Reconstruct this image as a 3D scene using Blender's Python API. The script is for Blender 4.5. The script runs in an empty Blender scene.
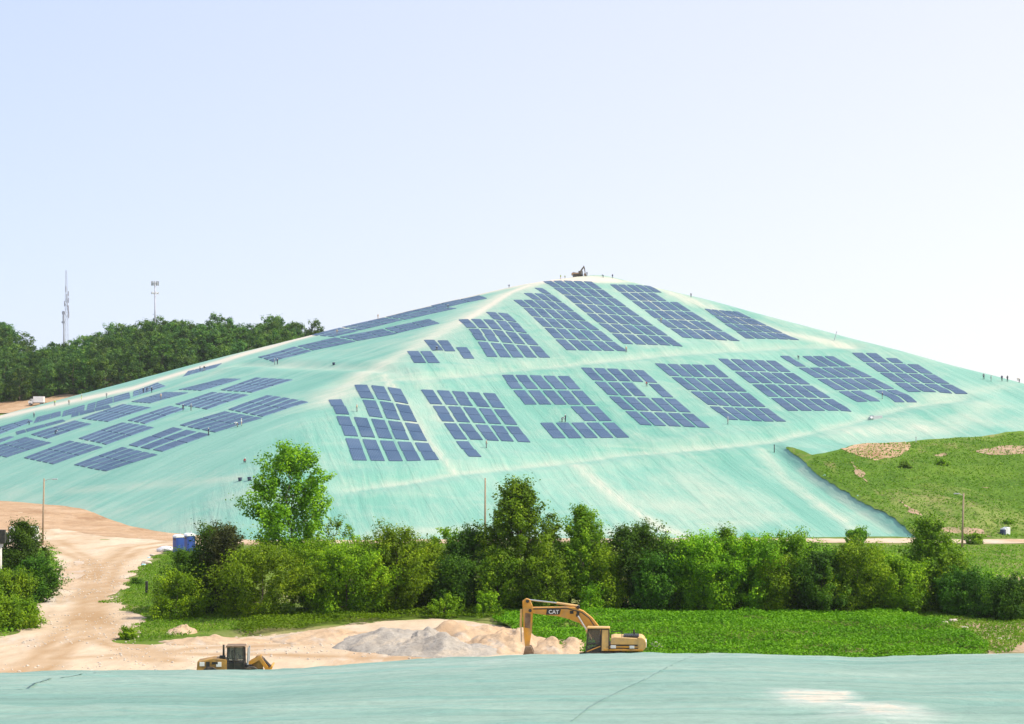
import bpy, bmesh, math, random
import numpy as np
from mathutils import Vector, Matrix
from mathutils.geometry import delaunay_2d_cdt
random.seed(7); RNG = np.random.default_rng(11)
SC = bpy.context.scene
COL = SC.collection
CAMZ, FPX, HX, HY = 22.0, 1700.0, 512.0, 429.0

# ------------------------------------------------------------------ world, sun, camera
SUN_EL, SUN_AZ = math.radians(50), math.radians(-10)      # azimuth measured from +x towards +y
sd = Vector((math.cos(SUN_EL)*math.cos(SUN_AZ), math.cos(SUN_EL)*math.sin(SUN_AZ), math.sin(SUN_EL)))
w = bpy.data.worlds.new("World"); SC.world = w; w.use_nodes = True
nt = w.node_tree; nt.nodes.clear()
sky = nt.nodes.new('ShaderNodeTexSky'); sky.sky_type = 'NISHITA'; sky.sun_disc = False
sky.sun_elevation = SUN_EL; sky.sun_rotation = math.pi/2 - SUN_AZ
sky.air_density = .9; sky.dust_density = .7; sky.ozone_density = 1.2; sky.altitude = 0
bg = nt.nodes.new('ShaderNodeBackground'); bg.inputs['Strength'].default_value = 0.15
wo = nt.nodes.new('ShaderNodeOutputWorld')
# a milky summer sky: the clear sky thinned by pale haze, whiter towards the side the sun stands on
tc = nt.nodes.new('ShaderNodeTexCoord'); dt = nt.nodes.new('ShaderNodeVectorMath'); dt.operation = 'DOT_PRODUCT'; nt.links.new(tc.outputs['Generated'], dt.inputs[0]); dt.inputs[1].default_value = (.88, 0, -.62)
mr = nt.nodes.new('ShaderNodeMapRange'); mr.inputs[1].default_value = -.42; mr.inputs[2].default_value = .30; nt.links.new(dt.outputs['Value'], mr.inputs[0])
hz = nt.nodes.new('ShaderNodeMix'); hz.data_type = 'RGBA'; hz.inputs[6].default_value = (2.75, 3.12, 4.2, 1); hz.inputs[7].default_value = (4.3, 4.15, 4.2, 1); nt.links.new(mr.outputs[0], hz.inputs[0])
tn = nt.nodes.new('ShaderNodeMix'); tn.data_type = 'RGBA'; tn.inputs[0].default_value = .82
nt.links.new(sky.outputs[0], tn.inputs[6]); nt.links.new(hz.outputs[2], tn.inputs[7]); nt.links.new(tn.outputs[2], bg.inputs[0]); nt.links.new(bg.outputs[0], wo.inputs[0])
sl = bpy.data.lights.new('sun', 'SUN'); sl.energy = 3.3; sl.angle = math.radians(0.6); sl.color = (1, .93, .82)
so = bpy.data.objects.new('sun', sl); COL.objects.link(so)
so.rotation_euler = sd.to_track_quat('Z', 'Y').to_euler(); so.location = (200, -100, 300)
cd = bpy.data.cameras.new('camera'); cam = bpy.data.objects.new('camera', cd); COL.objects.link(cam)
cam.location = (0, 0, CAMZ); cam.rotation_euler = (math.pi/2, 0, 0)
cd.sensor_width = 36; cd.lens = FPX/1024*36; cd.shift_y = (HY-362)/1024; cd.clip_end = 20000; cd.clip_start = .5
SC.camera = cam
vs = SC.view_settings; vs.view_transform = 'Standard'; vs.look = 'None'; vs.exposure = 0.72; vs.gamma = 1
SC.cycles.max_bounces = 6

# ------------------------------------------------------------------ small numeric helpers
def S(t):
    t = np.clip(t, 0, 1); return t*t*(3-2*t)
def smin(a, b, k):
    h = np.clip(.5+.5*(b-a)/k, 0, 1); return b*(1-h)+a*h-k*h*(1-h)
def smax(a, b, k): return -smin(-a, -b, k)
_T = np.random.default_rng(5).random((256, 256))
def vn(x, y):
    x = np.asarray(x, float); y = np.asarray(y, float)
    xi = np.floor(x).astype(int); yi = np.floor(y).astype(int); fx = x-xi; fy = y-yi
    fx = fx*fx*(3-2*fx); fy = fy*fy*(3-2*fy)
    a = _T[xi & 255, yi & 255]; b = _T[(xi+1) & 255, yi & 255]; c = _T[xi & 255, (yi+1) & 255]; d = _T[(xi+1) & 255, (yi+1) & 255]
    return (a*(1-fx)+b*fx)*(1-fy)+(c*(1-fx)+d*fx)*fy
def fbm(x, y, o=4):
    r = 0; a = .5
    for i in range(o):
        r = r+a*vn(x*2**i+17*i, y*2**i+31*i); a *= .5
    return r/(1-.5**o)
def pdist(x, y, pl):
    d = np.full(np.shape(x), 1e9)
    for (a, b) in zip(pl[:-1], pl[1:]):
        ax, ay = a[:2]; bx, by = b[0]-ax, b[1]-ay
        t = np.clip(((x-ax)*bx+(y-ay)*by)/(bx*bx+by*by+1e-9), 0, 1)
        d = np.minimum(d, np.hypot(x-ax-t*bx, y-ay-t*by))
    return d

# ------------------------------------------------------------------ the lie of the land
def P1(x, y): return .275*(-.2029*x+.979*y-342.65)
def P2(x, y): return 29.4+.2353*(x+48)+.183*(y-449)
def P3(x, y): return 81.5-.308*(x-33.8)+.0368*(y-653)
def P4(x, y): return 29.3+.2583*(x+186)-.1525*(y-618)
def P6(x, y): return .42*(.781*(x+73)+.625*(y-360))
def P5(x, y): return -.027*x+.2247*(y-340)
def xbank(y): return np.interp(y, [335, 348, 357, 371, 383, 402, 414, 440], [80.5, 78.6, 76.8, 73.2, 69.8, 66.8, 65.3, 62])
def bank(x, y):
    return 2.0*S((x-xbank(y))/3.6)*S((y-338)/12)*(1-S((y-.19*x-399)/20))
def zbase(x, y):
    x = np.asarray(x, float); y = np.asarray(y, float)
    r = 3.0*S((y-345)/75)*S((-x-62)/46)
    r = r+25*S((y-480)/170)*S((-x-70)/90)
    r = r+(53.5+3*np.sin(x/31)-9*np.exp(-((x+208)/24)**2)+9*S((-x-222)/14)+1*S((x+125)/30)-r)*S((y-640)/135)*S((-x+15)/65)
    r = r*(1-S((y-1500)/900))
    return r+.25*(fbm(x/9, y/9, 3)-.5)*S((y-60)/60)
BENCH = []
def zhill(x, y):
    x = np.asarray(x, float); y = np.asarray(y, float)
    f = smax(P1(x, y), P5(x, y), 3.0)
    z = smin(f, P2(x, y), 5.0)
    z = smin(z, P6(x, y), 3.0); z = smin(z, P3(x, y)+1.3-.05*np.maximum(x-70, 0), 2.2); z = smin(z, P4(x, y)+np.interp(x, [-190, -150, -110, -60], [-3.0, -.3, 2.4, 3.8]), 2.2)
    z = z+bank(x, y)
    for pl, dep, wid in BENCH:
        d = pdist(x, y, pl); z = z-dep*np.exp(-(d/wid)**2)+.5*dep*np.exp(-((d-2.2*wid)/wid)**2)
    s = .979*x+.2029*y
    z = z+.55*(fbm(x/31, y/31, 2)-.5)+.16*(fbm(s/7., (y-.2*x)/60, 2)-.5)
    return z
def zland(x, y): return np.maximum(zbase(x, y), zhill(x, y))
D_ = np.concatenate([np.arange(60, 330, .5), np.arange(330, 1000, .25)])
def hit(px, py, zf=None):
    zf = zf or zland
    dx = (px-HX)/FPX; dz = (HY-py)/FPX
    zz = zf(dx*D_, D_)-(CAMZ+dz*D_)
    i = np.argmax(zz > 0)
    if zz[i] <= 0: i = np.argmax(zz[250:])+250; d = D_[i]
    else:
        a = zz[i-1]; b = zz[i]; d = D_[i-1]+(D_[i]-D_[i-1])*(-a)/(b-a+1e-9)
    return float(dx*d), float(d)
def hitz(px, py, zf=None):
    x, y = hit(px, py, zf); return x, y, float((zf or zland)(np.array([x]), np.array([y]))[0])
def Z1(x, y, zf=None): return float((zf or zland)(np.array([x], float), np.array([y], float))[0])
def flat(px, py): # on the level ground
    d = FPX*CAMZ/(py-HY); return ((px-HX)/FPX*d, d)
def at(px, d): return ((px-HX)/FPX*d, d)
def PL(pts): return [hit(*p) for p in pts]
b1 = PL([(340, 384), (420, 378), (500, 370), (600, 360), (680, 352), (790, 346), (852, 346)])
b2 = PL([(350, 488), (410, 480), (470, 470), (570, 460), (620, 453), (700, 447), (770, 440), (850, 421), (905, 405), (960, 398)])
b3 = PL([(60, 424), (140, 398), (240, 364), (300, 366), (360, 368), (400, 373)])
b4 = PL([(560, 290), (600, 318), (650, 346)]); b5 = PL([(628, 290), (690, 325), (735, 348)])
BENCH += [(b1, .5, 3.5), (b2, .6, 3.5), (b3[2:], .55, 3.0)]

# ------------------------------------------------------------------ objects, tags, meshes
def tag(o, label=None, cat=None, group=None, kind=None):
    if label: o['label'] = label
    if cat: o['category'] = cat
    if group: o['group'] = group
    if kind: o['kind'] = kind
    return o
def empty(name, loc, rz=0, sc=1.0):
    o = bpy.data.objects.new(name, None); COL.objects.link(o); o.location = loc; o.rotation_euler = (0, 0, rz)
    o.scale = (sc, sc, sc); o.empty_display_size = .2; return o
def obj(name, me, mats, parent=None, smooth=False):
    o = bpy.data.objects.new(name, me); COL.objects.link(o)
    for m in (mats if isinstance(mats, (list, tuple)) else [mats]):
        if m: me.materials.append(m)
    if parent: o.parent = parent
    if smooth: me.polygons.foreach_set('use_smooth', np.ones(len(me.polygons), bool))
    return o
def quadmesh(name, V, F):
    """V (n,3) array, F (m,4) int array"""
    me = bpy.data.meshes.new(name); V = np.asarray(V, np.float32); F = np.asarray(F, np.int32)
    n = F.shape[1]
    me.vertices.add(len(V)); me.vertices.foreach_set('co', V.ravel())
    me.loops.add(F.size); me.loops.foreach_set('vertex_index', F.ravel())
    me.polygons.add(len(F)); me.polygons.foreach_set('loop_start', np.arange(0, F.size, n, dtype=np.int32))
    me.polygons.foreach_set('loop_total', np.full(len(F), n, np.int32))
    me.update(calc_edges=True); me.validate(); return me
def copy_tree(o, parent=None):
    c = o.copy(); COL.objects.link(c)
    if parent: c.parent = parent
    for ch in list(o.children): copy_tree(ch, c)
    return c
def gridmesh(name, xs, ys, zf, keep=None):
    X, Y = np.meshgrid(xs, ys, indexing='ij'); Z = zf(X.ravel(), Y.ravel())
    V = np.stack([X.ravel(), Y.ravel(), Z], 1); ny = len(ys)
    I, J = np.meshgrid(np.arange(len(xs)-1), np.arange(ny-1), indexing='ij'); a = (I*ny+J).ravel()
    F = np.stack([a, a+ny, a+ny+1, a+1], 1)
    if keep is not None:
        k = keep(X.ravel(), Y.ravel(), Z); F = F[k[F].any(1)]
        used = np.unique(F); m = np.full(len(V), -1); m[used] = np.arange(len(used)); V = V[used]; F = m[F]
    return quadmesh(name, V, F)
def drape(name, outline, mat, dz=.06, step=3.0, zf=None, rough=1.0, kind='structure', extra=None, seed=0):
    """a polygon in plan, ragged at its edge, laid over the land"""
    zf = zf or zland; pts = []
    n = len(outline)
    for i in range(n):
        a = np.array(outline[i][:2]); b = np.array(outline[(i+1) % n][:2]); L = np.hypot(*(b-a)); k = max(1, int(L/(step*.4)))
        for j in range(k):
            p = a+(b-a)*j/k; nrm = np.array([-(b-a)[1], (b-a)[0]])/(L+1e-9)
            q = fbm(np.array([p[0]/4+seed*7.3]), np.array([p[1]/4+seed*3.1]), 4)[0]-.5
            pts.append(p+nrm*q*rough*3)
    pts = np.array(pts); lo = pts.min(0); hi = pts.max(0)
    gx, gy = np.meshgrid(np.arange(lo[0], hi[0], step), np.arange(lo[1], hi[1], step)); g = np.stack([gx.ravel(), gy.ravel()], 1)
    g = g+(np.random.default_rng(seed+3).random(g.shape)-.5)*step*.3
    allp = [Vector(p) for p in pts]+[Vector(p) for p in g]; m = len(pts)
    v, e, f, _, _, _ = delaunay_2d_cdt(allp, [(i, (i+1) % m) for i in range(m)], [], 1, 1e-4)
    V = np.array([[p.x, p.y] for p in v]); z = zf(V[:, 0], V[:, 1])+dz
    if extra is not None: z = z+extra(V[:, 0], V[:, 1])
    me = bpy.data.meshes.new(name); me.from_pydata(np.column_stack([V, z]).tolist(), [], [list(t) for t in f]); me.update()
    if len(me.polygons) and me.polygons[0].normal.z < 0: me.flip_normals()
    o = obj(name, me, mat, None, True)
    if kind: o['kind'] = kind
    return o
class MB:
    """collects simple solids into ONE mesh"""
    def __init__(s): s.bm = bmesh.new()
    def box(s, c, d, rot=None, bev=0):
        r = bmesh.ops.create_cube(s.bm, size=1)['verts']
        M = Matrix.Translation(c) @ (rot.to_4x4() if rot else Matrix()) @ Matrix.Diagonal((*d, 1))
        bmesh.ops.transform(s.bm, matrix=M, verts=r)
        if bev:
            es = list({e for v in r for e in v.link_edges}); bmesh.ops.bevel(s.bm, geom=es, offset=bev, segments=2, profile=.6, affect='EDGES')
        return s
    def prism(s, poly, y0, y1, bev=0):
        """poly in the x-z plane, extruded along y"""
        a = [s.bm.verts.new((p[0], y0, p[1])) for p in poly]; b = [s.bm.verts.new((p[0], y1, p[1])) for p in poly]; n = len(poly)
        fs = [s.bm.faces.new(a), s.bm.faces.new(b[::-1])]
        for i in range(n): fs.append(s.bm.faces.new((a[i], b[i], b[(i+1) % n], a[(i+1) % n])))
        bmesh.ops.recalc_face_normals(s.bm, faces=fs)
        if bev: bmesh.ops.bevel(s.bm, geom=list({e for f in fs for e in f.edges}), offset=bev, segments=2, profile=.6, affect='EDGES')
        return s
    def tube(s, a, b, r0, r1=None, n=10):
        a = Vector(a); b = Vector(b); r1 = r0 if r1 is None else r1; L = (b-a).length
        q = (b-a).to_track_quat('Z', 'Y').to_matrix().to_4x4()
        bmesh.ops.create_cone(s.bm, cap_ends=True, segments=n, radius1=r0, radius2=r1, depth=L, matrix=Matrix.Translation((a+b)/2) @ q); return s
    def ball(s, c, r, sub=2, sc=(1, 1, 1)):
        bmesh.ops.create_icosphere(s.bm, subdivisions=sub, radius=r, matrix=Matrix.Translation(c) @ Matrix.Diagonal((*sc, 1))); return s
    def build(s, name, mat, parent=None, smooth=False):
        me = bpy.data.meshes.new(name); s.bm.to_mesh(me); s.bm.free(); return obj(name, me, mat, parent, smooth)
# ------------------------------------------------------------------ materials
def newmat(name):
    m = bpy.data.materials.new(name); m.use_nodes = True; n = m.node_tree; n.nodes.clear()
    o = n.nodes.new('ShaderNodeOutputMaterial'); p = n.nodes.new('ShaderNodeBsdfPrincipled'); n.links.new(p.outputs[0], o.inputs[0])
    return m, n, p, o
def nd(n, t, **k):
    x = n.nodes.new(t)
    for a, b in k.items():
        if a.startswith('i_'): x.inputs[int(a[2:]) if a[2:].isdigit() else a[2:].replace('_', ' ')].default_value = b
        else: setattr(x, a, b)
    return x
def ramp(n, fac, stops):
    r = n.nodes.new('ShaderNodeValToRGB'); e = r.color_ramp.elements
    while len(e) < len(stops): e.new(.5)
    for i, (p, c) in enumerate(stops): e[i].position = p; e[i].color = (*c, 1) if len(c) == 3 else c
    n.links.new(fac, r.inputs[0]); return r
def noise(n, vec, scale, det=4, rough=.55, dist=0.):
    t = nd(n, 'ShaderNodeTexNoise'); t.inputs['Scale'].default_value = scale; t.inputs['Detail'].default_value = det
    t.inputs['Roughness'].default_value = rough; t.inputs['Distortion'].default_value = dist
    if vec is not None: n.links.new(vec, t.inputs['Vector'])
    return t.outputs['Fac']
def mix(n, fac, a, b, bt='MIX'):
    m = nd(n, 'ShaderNodeMix', data_type='RGBA', blend_type=bt)
    for s, v in ((0, fac), (6, a), (7, b)):
        if hasattr(v, 'is_linked') or hasattr(v, 'links'): n.links.new(v, m.inputs[s])
        else: m.inputs[s].default_value = v if s == 0 else (*v, 1)
    return m.outputs[2]
def mapping(n, vec, rot=(0, 0, 0), sc=(1, 1, 1)):
    m = nd(n, 'ShaderNodeMapping'); m.inputs['Rotation'].default_value = rot; m.inputs['Scale'].default_value = sc; n.links.new(vec, m.inputs['Vector']); return m.outputs[0]
def bump(n, p, h, dist, st=1.0):
    b = nd(n, 'ShaderNodeBump'); b.inputs['Distance'].default_value = dist; b.inputs['Strength'].default_value = st
    n.links.new(h, b.inputs['Height']); n.links.new(b.outputs[0], p.inputs['Normal'])
def mth(n, op, a, b=None):
    m = nd(n, 'ShaderNodeMath', operation=op)
    for i, v in enumerate((a, b)):
        if v is None: continue
        if isinstance(v, (int, float)): m.inputs[i].default_value = v
        else: n.links.new(v, m.inputs[i])
    return m.outputs[0]
def objcoord(n): return nd(n, 'ShaderNodeTexCoord').outputs['Object']
def plain(name, c, rough=.5, metal=0., var=.25, scale=3., dirt=None, spec=.5):
    m, n, p, _ = newmat(name); v = objcoord(n); f = noise(n, v, scale, 5)
    r = ramp(n, f, [(.3, tuple(x*(1-var) for x in c)), (.7, tuple(min(1, x*(1+var)) for x in c))]); col = r.outputs[0]
    if dirt:
        g = ramp(n, noise(n, v, scale*.6, 6, .7), [(.45, (0, 0, 0)), (.7, (.75,)*3)]); col = mix(n, g.outputs[0], col, dirt)
    n.links.new(col, p.inputs['Base Color']); p.inputs['Roughness'].default_value = rough; p.inputs['Metallic'].default_value = metal
    p.inputs['Specular IOR Level'].default_value = spec; return m
def mem(name, near):
    """the pale green geomembrane; dust tracks come from the mesh attribute 'dust'"""
    m, n, p, _ = newmat(name)
    fl = nd(n, 'ShaderNodeAttribute', attribute_name='flow').outputs['Vector']; du = nd(n, 'ShaderNodeAttribute', attribute_name='dust').outputs['Fac']
    k = 8. if near else 1.
    fields = [fl]
    if not near: fields.append(nd(n, 'ShaderNodeAttribute', attribute_name='flow2').outputs['Vector']); side = nd(n, 'ShaderNodeAttribute', attribute_name='side').outputs['Fac']
    def both(sc, det, ro, di):
        v = [noise(n, mapping(n, f, sc=sc), 1, det, ro, di) for f in fields]
        if len(v) == 1: return v[0]
        return mth(n, 'ADD', mth(n, 'MULTIPLY', v[0], mth(n, 'SUBTRACT', 1.0, side)), mth(n, 'MULTIPLY', v[1], side))
    big = both((.02*k, .008*k, 1) if not near else (.22, .07, 1), 4, .55, .3)
    streak = both((.16*k, .012*k, 1) if not near else (1.1, .22, 1), 6, .66, .9)
    fine = both((.5*k, .08*k, 1) if not near else (3.2, .9, 1), 6, .68, .7)
    A, B = ((.115, .325, .238), (.218, .42, .318)) if not near else ((.165, .30, .235), (.30, .41, .325))
    base = ramp(n, mth(n, 'ADD', mth(n, 'MULTIPLY', big, .55), mth(n, 'MULTIPLY', streak, .45)), [(.36, A), (.62, B)]).outputs[0]
    seam = nd(n, 'ShaderNodeTexWave', wave_type='BANDS', bands_direction='X', wave_profile='SAW'); seam.inputs['Scale'].default_value = .045*k*(.4 if near else 1)
    seam.inputs['Distortion'].default_value = .0; n.links.new(fl, seam.inputs['Vector'])
    sm = ramp(n, seam.outputs['Fac'], [(.0, (.4,)*3), (.05, (.1,)*3), (.09, (0, 0, 0))]).outputs[0]
    if not near: sm = mix(n, side, sm, (0., 0., 0.))
    base = mix(n, sm, base, tuple(x*.62 for x in A))
    dn = mth(n, 'ADD', du, mth(n, 'MULTIPLY', mth(n, 'SUBTRACT', mth(n, 'ADD', mth(n, 'MULTIPLY', streak, .5), mth(n, 'MULTIPLY', fine, .5)), .5), 1.55 if not near else 1.3))
    if not near: dn = mth(n, 'ADD', dn, mth(n, 'MULTIPLY', mth(n, 'SUBTRACT', noise(n, mapping(n, objcoord(n), sc=(.055, .055, .16)), 1, 7, .68, 1.0), .49), 1.5))
    df = ramp(n, dn, [(.12, (0, 0, 0)), (.45, (.28,)*3), (1.0, (.78,)*3)]).outputs[0]
    col = mix(n, df, base, (.42, .475, .36) if not near else (.54, .56, .48))
    rd_ = nd(n, 'ShaderNodeMapRange'); rd_.inputs[1].default_value = .8; rd_.inputs[2].default_value = 1.5; n.links.new(mth(n, 'ADD', du, mth(n, 'MULTIPLY', mth(n, 'SUBTRACT', fine if not near else noise(n, mapping(n, fl, sc=(1.6, 2.6, 1)), 1, 8, .72, .6), .5), .8 if not near else 3.4)), rd_.inputs[0])
    col = mix(n, rd_.outputs[0], col, (.64, .56, .44))    # bare sandy soil blown over the sheet
    if near:                                            # a few dark scuffs and pale worn smears
        sc = ramp(n, noise(n, mapping(n, fl, sc=(1.5, .16, 1)), 1, 6, .68, 1.2), [(.36, (.6,)*3), (.52, (0, 0, 0))]).outputs[0]
        col = mix(n, sc, col, (.15, .33, .27))
        col = mix(n, .8, col, ramp(n, noise(n, mapping(n, fl, sc=(3, 5, 1)), 1, 9, .75), [(.3, (.78,)*3), (.7, (1.08,)*3)]).outputs[0], 'MULTIPLY')
    n.links.new(col, p.inputs['Base Color']); p.inputs['Roughness'].default_value = .55 if not near else .5
    p.inputs['Specular IOR Level'].default_value = .35 if not near else .15
    bump(n, p, mth(n, 'ADD', streak, mth(n, 'MULTIPLY', fine, .5)), .8 if not near else .16, .65 if not near else .9)
    return m
M_HILL = mem('geomembrane', False); M_NEAR = mem('geomembrane_near', True)
def soil(name, c0, c1, c2=None, sc=.25, bd=.25, stretch=(1, 1, 1), c3=None):
    m, n, p, _ = newmat(name); v = mapping(n, objcoord(n), sc=stretch)
    a = noise(n, v, sc, 6, .6, .4); b = noise(n, v, sc*6, 5, .65)
    col = ramp(n, a, [(.32, c0), (.66, c1)]).outputs[0]
    if c2: col = mix(n, ramp(n, noise(n, v, sc*.45, 6, .7, .8), [(.5, (0, 0, 0)), (.62, (.85,)*3)]).outputs[0], col, c2)
    if c3: col = mix(n, ramp(n, noise(n, v, sc*1.3, 6, .7, .8), [(.56, (0, 0, 0)), (.68, (.8,)*3)]).outputs[0], col, c3)
    col = mix(n, .55, col, ramp(n, b, [(.25, (.45,)*3), (.75, (1., 1., 1.))]).outputs[0], 'MULTIPLY')
    n.links.new(col, p.inputs['Base Color']); p.inputs['Roughness'].default_value = .95; p.inputs['Specular IOR Level'].default_value = .1
    bump(n, p, mth(n, 'ADD', a, mth(n, 'MULTIPLY', b, .5)), bd, .8); return m
M_GROUND = soil('field_grass', (.10, .17, .018), (.18, .25, .035), (.30, .27, .11), .12, .4)
M_SPUR = soil('hillside_grass', (.075, .165, .014), (.14, .24, .025), (.26, .30, .08), .07, .9, (1, .7, 1), (.30, .26, .11))
M_DIRT = soil('sandy_dirt', (.57, .42, .27), (.70, .56, .40), (.47, .31, .18), .08, .3, (1, .35, 1), (.64, .57, .47))
_n = M_DIRT.node_tree; _p = [q for q in _n.nodes if q.type == 'BSDF_PRINCIPLED'][0]; _c = _p.inputs['Base Color'].links[0].from_socket
_n.links.new(mix(_n, nd(_n, 'ShaderNodeAttribute', attribute_name='rut').outputs['Fac'], _c, (.37, .235, .12)), _p.inputs['Base Color'])
M_EARTH = soil('red_earth', (.46, .29, .16), (.58, .40, .25), (.36, .21, .11), .12, .5)
M_SAND = soil('pale_sand', (.52, .35, .21), (.62, .46, .30), (.60, .53, .44), .2, .35)
M_GRAVEL = soil('grey_gravel', (.34, .30, .25), (.48, .43, .36), (.54, .45, .34), .5, .3)
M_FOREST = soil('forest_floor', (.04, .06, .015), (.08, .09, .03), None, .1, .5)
M_PATCH = soil('bare_patch', (.42, .28, .17), (.54, .39, .26), (.2, .2, .08), .3, .3)
def leafmat(name, dark, light, pale=None, tr=.32):
    m, n, p, o = newmat(name)
    t = nd(n, 'ShaderNodeAttribute', attribute_name='tint').outputs['Fac']
    col = ramp(n, t, [(.0, dark), (.6, light), (1., pale or tuple(min(1, x*1.5) for x in light))]).outputs[0]
    oi = nd(n, 'ShaderNodeObjectInfo').outputs['Random']
    hs = nd(n, 'ShaderNodeHueSaturation'); n.links.new(col, hs.inputs['Color'])
    n.links.new(mth(n, 'ADD', mth(n, 'MULTIPLY', oi, .03), .485), hs.inputs['Hue']); n.links.new(mth(n, 'ADD', mth(n, 'MULTIPLY', oi, .5), .75), hs.inputs['Value'])
    col = hs.outputs[0]; n.links.new(col, p.inputs['Base Color']); p.inputs['Roughness'].default_value = .6; p.inputs['Specular IOR Level'].default_value = .12
    tl = nd(n, 'ShaderNodeBsdfTranslucent'); n.links.new(mix(n, 1., col, (1.0, 1.15, .5), 'MULTIPLY'), tl.inputs[0])
    ms = nd(n, 'ShaderNodeMixShader'); ms.inputs[0].default_value = tr
    n.links.new(p.outputs[0], ms.inputs[1]); n.links.new(tl.outputs[0], ms.inputs[2]); n.links.new(ms.outputs[0], o.inputs[0]); return m
L_POP = leafmat('poplar_leaves', (.055, .14, .004), (.185, .355, .008), (.36, .53, .02), .32)
L_WIL = leafmat('willow_leaves', (.06, .135, .003), (.215, .38, .007), (.41, .56, .016), .32)
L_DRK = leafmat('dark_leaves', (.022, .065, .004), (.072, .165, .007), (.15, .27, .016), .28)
L_RED = leafmat('brownish_leaves', (.035, .045, .012), (.075, .085, .02), (.12, .14, .03))
L_FOR = leafmat('forest_leaves', (.036, .10, .03), (.11, .215, .036), (.24, .35, .045))
L_VINE = leafmat('vine_leaves', (.065, .155, .003), (.13, .26, .004), (.21, .35, .010), .25)
L_GRS = leafmat('grass_blades', (.085, .19, .008), (.155, .295, .014), (.29, .36, .05))
M_BARK = plain('bark', (.13, .10, .07), .9, 0, .35, 5)
M_YEL = plain('yellow_paint', (.62, .29, .03), .5, 0, .15, 1.5, (.36, .24, .12))
M_YEL2 = plain('yellow_paint_pale', (.66, .41, .14), .5, 0, .12, 1.5, (.45, .33, .2))
M_BLK = plain('black_paint', (.02, .02, .02), .5, 0, .3, 3, (.09, .07, .05))
M_RUB = plain('black_rubber', (.025, .025, .025), .8, 0, .3, 5, (.2, .15, .1))
M_STL = plain('bright_steel', (.62, .62, .62), .3, .8, .1, 4)
M_GREY = plain('galvanised_steel', (.45, .46, .47), .5, .3, .15, 4)
M_WHT = plain('white_paint', (.78, .78, .77), .45, 0, .06, 2)
M_BLUE = plain('blue_plastic', (.022, .07, .30), .45, 0, .12, 2)
M_POLE = plain('weathered_wood', (.34, .25, .16), .9, 0, .3, 6)
M_CONC = plain('pale_concrete', (.58, .55, .49), .85, 0, .2, 4)
M_ROCK = plain('pale_rock', (.50, .43, .34), .9, 0, .25, 3)
M_TARP = plain('grey_white_tarp', (.62, .61, .60), .6, 0, .15, 2)
M_CYAN = plain('pale_blue_plastic', (.35, .58, .62), .5, 0, .15, 2)
M_TOW = plain('tower_steel', (.42, .42, .46), .6, .2, .2, .4)
M_SKIN = plain('skin', (.42, .25, .17), .6, 0, .1, 6)
M_HAT = plain('hat_plastic', (.75, .73, .68), .4, 0, .05, 6)
def clothm(n_, c): return plain(n_, c, .9, 0, .15, 8)
C_DARK = clothm('dark_cloth', (.05, .06, .07)); C_NAVY = clothm('navy_cloth', (.035, .05, .10)); C_RED = clothm('red_cloth', (.45, .06, .05))
C_WHITE = clothm('white_cloth', (.72, .72, .70)); C_TAN = clothm('tan_cloth', (.50, .38, .26)); C_GRN = clothm('lime_cloth', (.45, .62, .12)); C_GREY = clothm('grey_cloth', (.26, .27, .27))
def glassm():
    m, n, p, _ = newmat('tinted_glass'); p.inputs['Base Color'].default_value = (.34, .37, .35, 1); p.inputs['Roughness'].default_value = .03; p.inputs['Transmission Weight'].default_value = .8; p.inputs['IOR'].default_value = 1.08; return m
M_GLASS = glassm()
def panelm():
    m, n, p, _ = newmat('solar_laminate'); uv = nd(n, 'ShaderNodeUVMap').outputs[0]; sx = nd(n, 'ShaderNodeSeparateXYZ'); n.links.new(uv, sx.inputs[0])
    fr = mth(n, 'FRACT', mth(n, 'MULTIPLY', sx.outputs[0], 8.0)); ln = ramp(n, fr, [(.0, (1, 1, 1)), (.07, (0, 0, 0)), (.93, (0, 0, 0)), (1., (1, 1, 1))]).outputs[0]
    fr2 = mth(n, 'FRACT', mth(n, 'MULTIPLY', sx.outputs[1], 11.0)); ln2 = ramp(n, fr2, [(.0, (.5,)*3), (.05, (0, 0, 0))]).outputs[0]
    oi = nd(n, 'ShaderNodeObjectInfo').outputs['Random']
    c = ramp(n, oi, [(0, (.022, .06, .118)), (1, (.040, .086, .155))]).outputs[0]
    c = mix(n, ramp(n, noise(n, objcoord(n), .12, 5, .6), [(.4, (0, 0, 0)), (.75, (.22,)*3)]).outputs[0], c, (.20, .25, .32))
    c = mix(n, ln2, c, (.16, .2, .34)); c = mix(n, ln, c, (.20, .30, .42))
    n.links.new(c, p.inputs['Base Color']); p.inputs['Roughness'].default_value = .45; p.inputs['Specular IOR Level'].default_value = .2
    return m
M_PV = panelm()

# ------------------------------------------------------------------ the setting
xs = np.unique(np.concatenate([np.linspace(-1500, -420, 10), np.arange(-420, 330, 6.), np.linspace(330, 1500, 10)]))
ys = np.unique(np.concatenate([np.linspace(-300, 90, 8), np.arange(90, 900, 6.), np.linspace(900, 2400, 14)]))
g = obj('ground', gridmesh('ground', xs, ys, zbase), M_GROUND, None, True); g['kind'] = 'structure'
hx = np.concatenate([np.arange(-330, 60, 1.75), np.arange(60, 93, .55), np.arange(93, 262, 1.75)]); hy = np.concatenate([np.arange(322, 335, 1.75), np.arange(335, 440, 1.0), np.arange(440, 800, 1.9)])
hm = gridmesh('landfill_hill', hx, hy, zhill, lambda x, y, z: z > zbase(x, y)-.6)
hill = obj('landfill_hill', hm, M_HILL, None, True); hill['kind'] = 'structure'
hv = np.empty(len(hm.vertices)*3, np.float32); hm.vertices.foreach_get('co', hv); hv = hv.reshape(-1, 3); X, Y = hv[:, 0], hv[:, 1]
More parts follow.
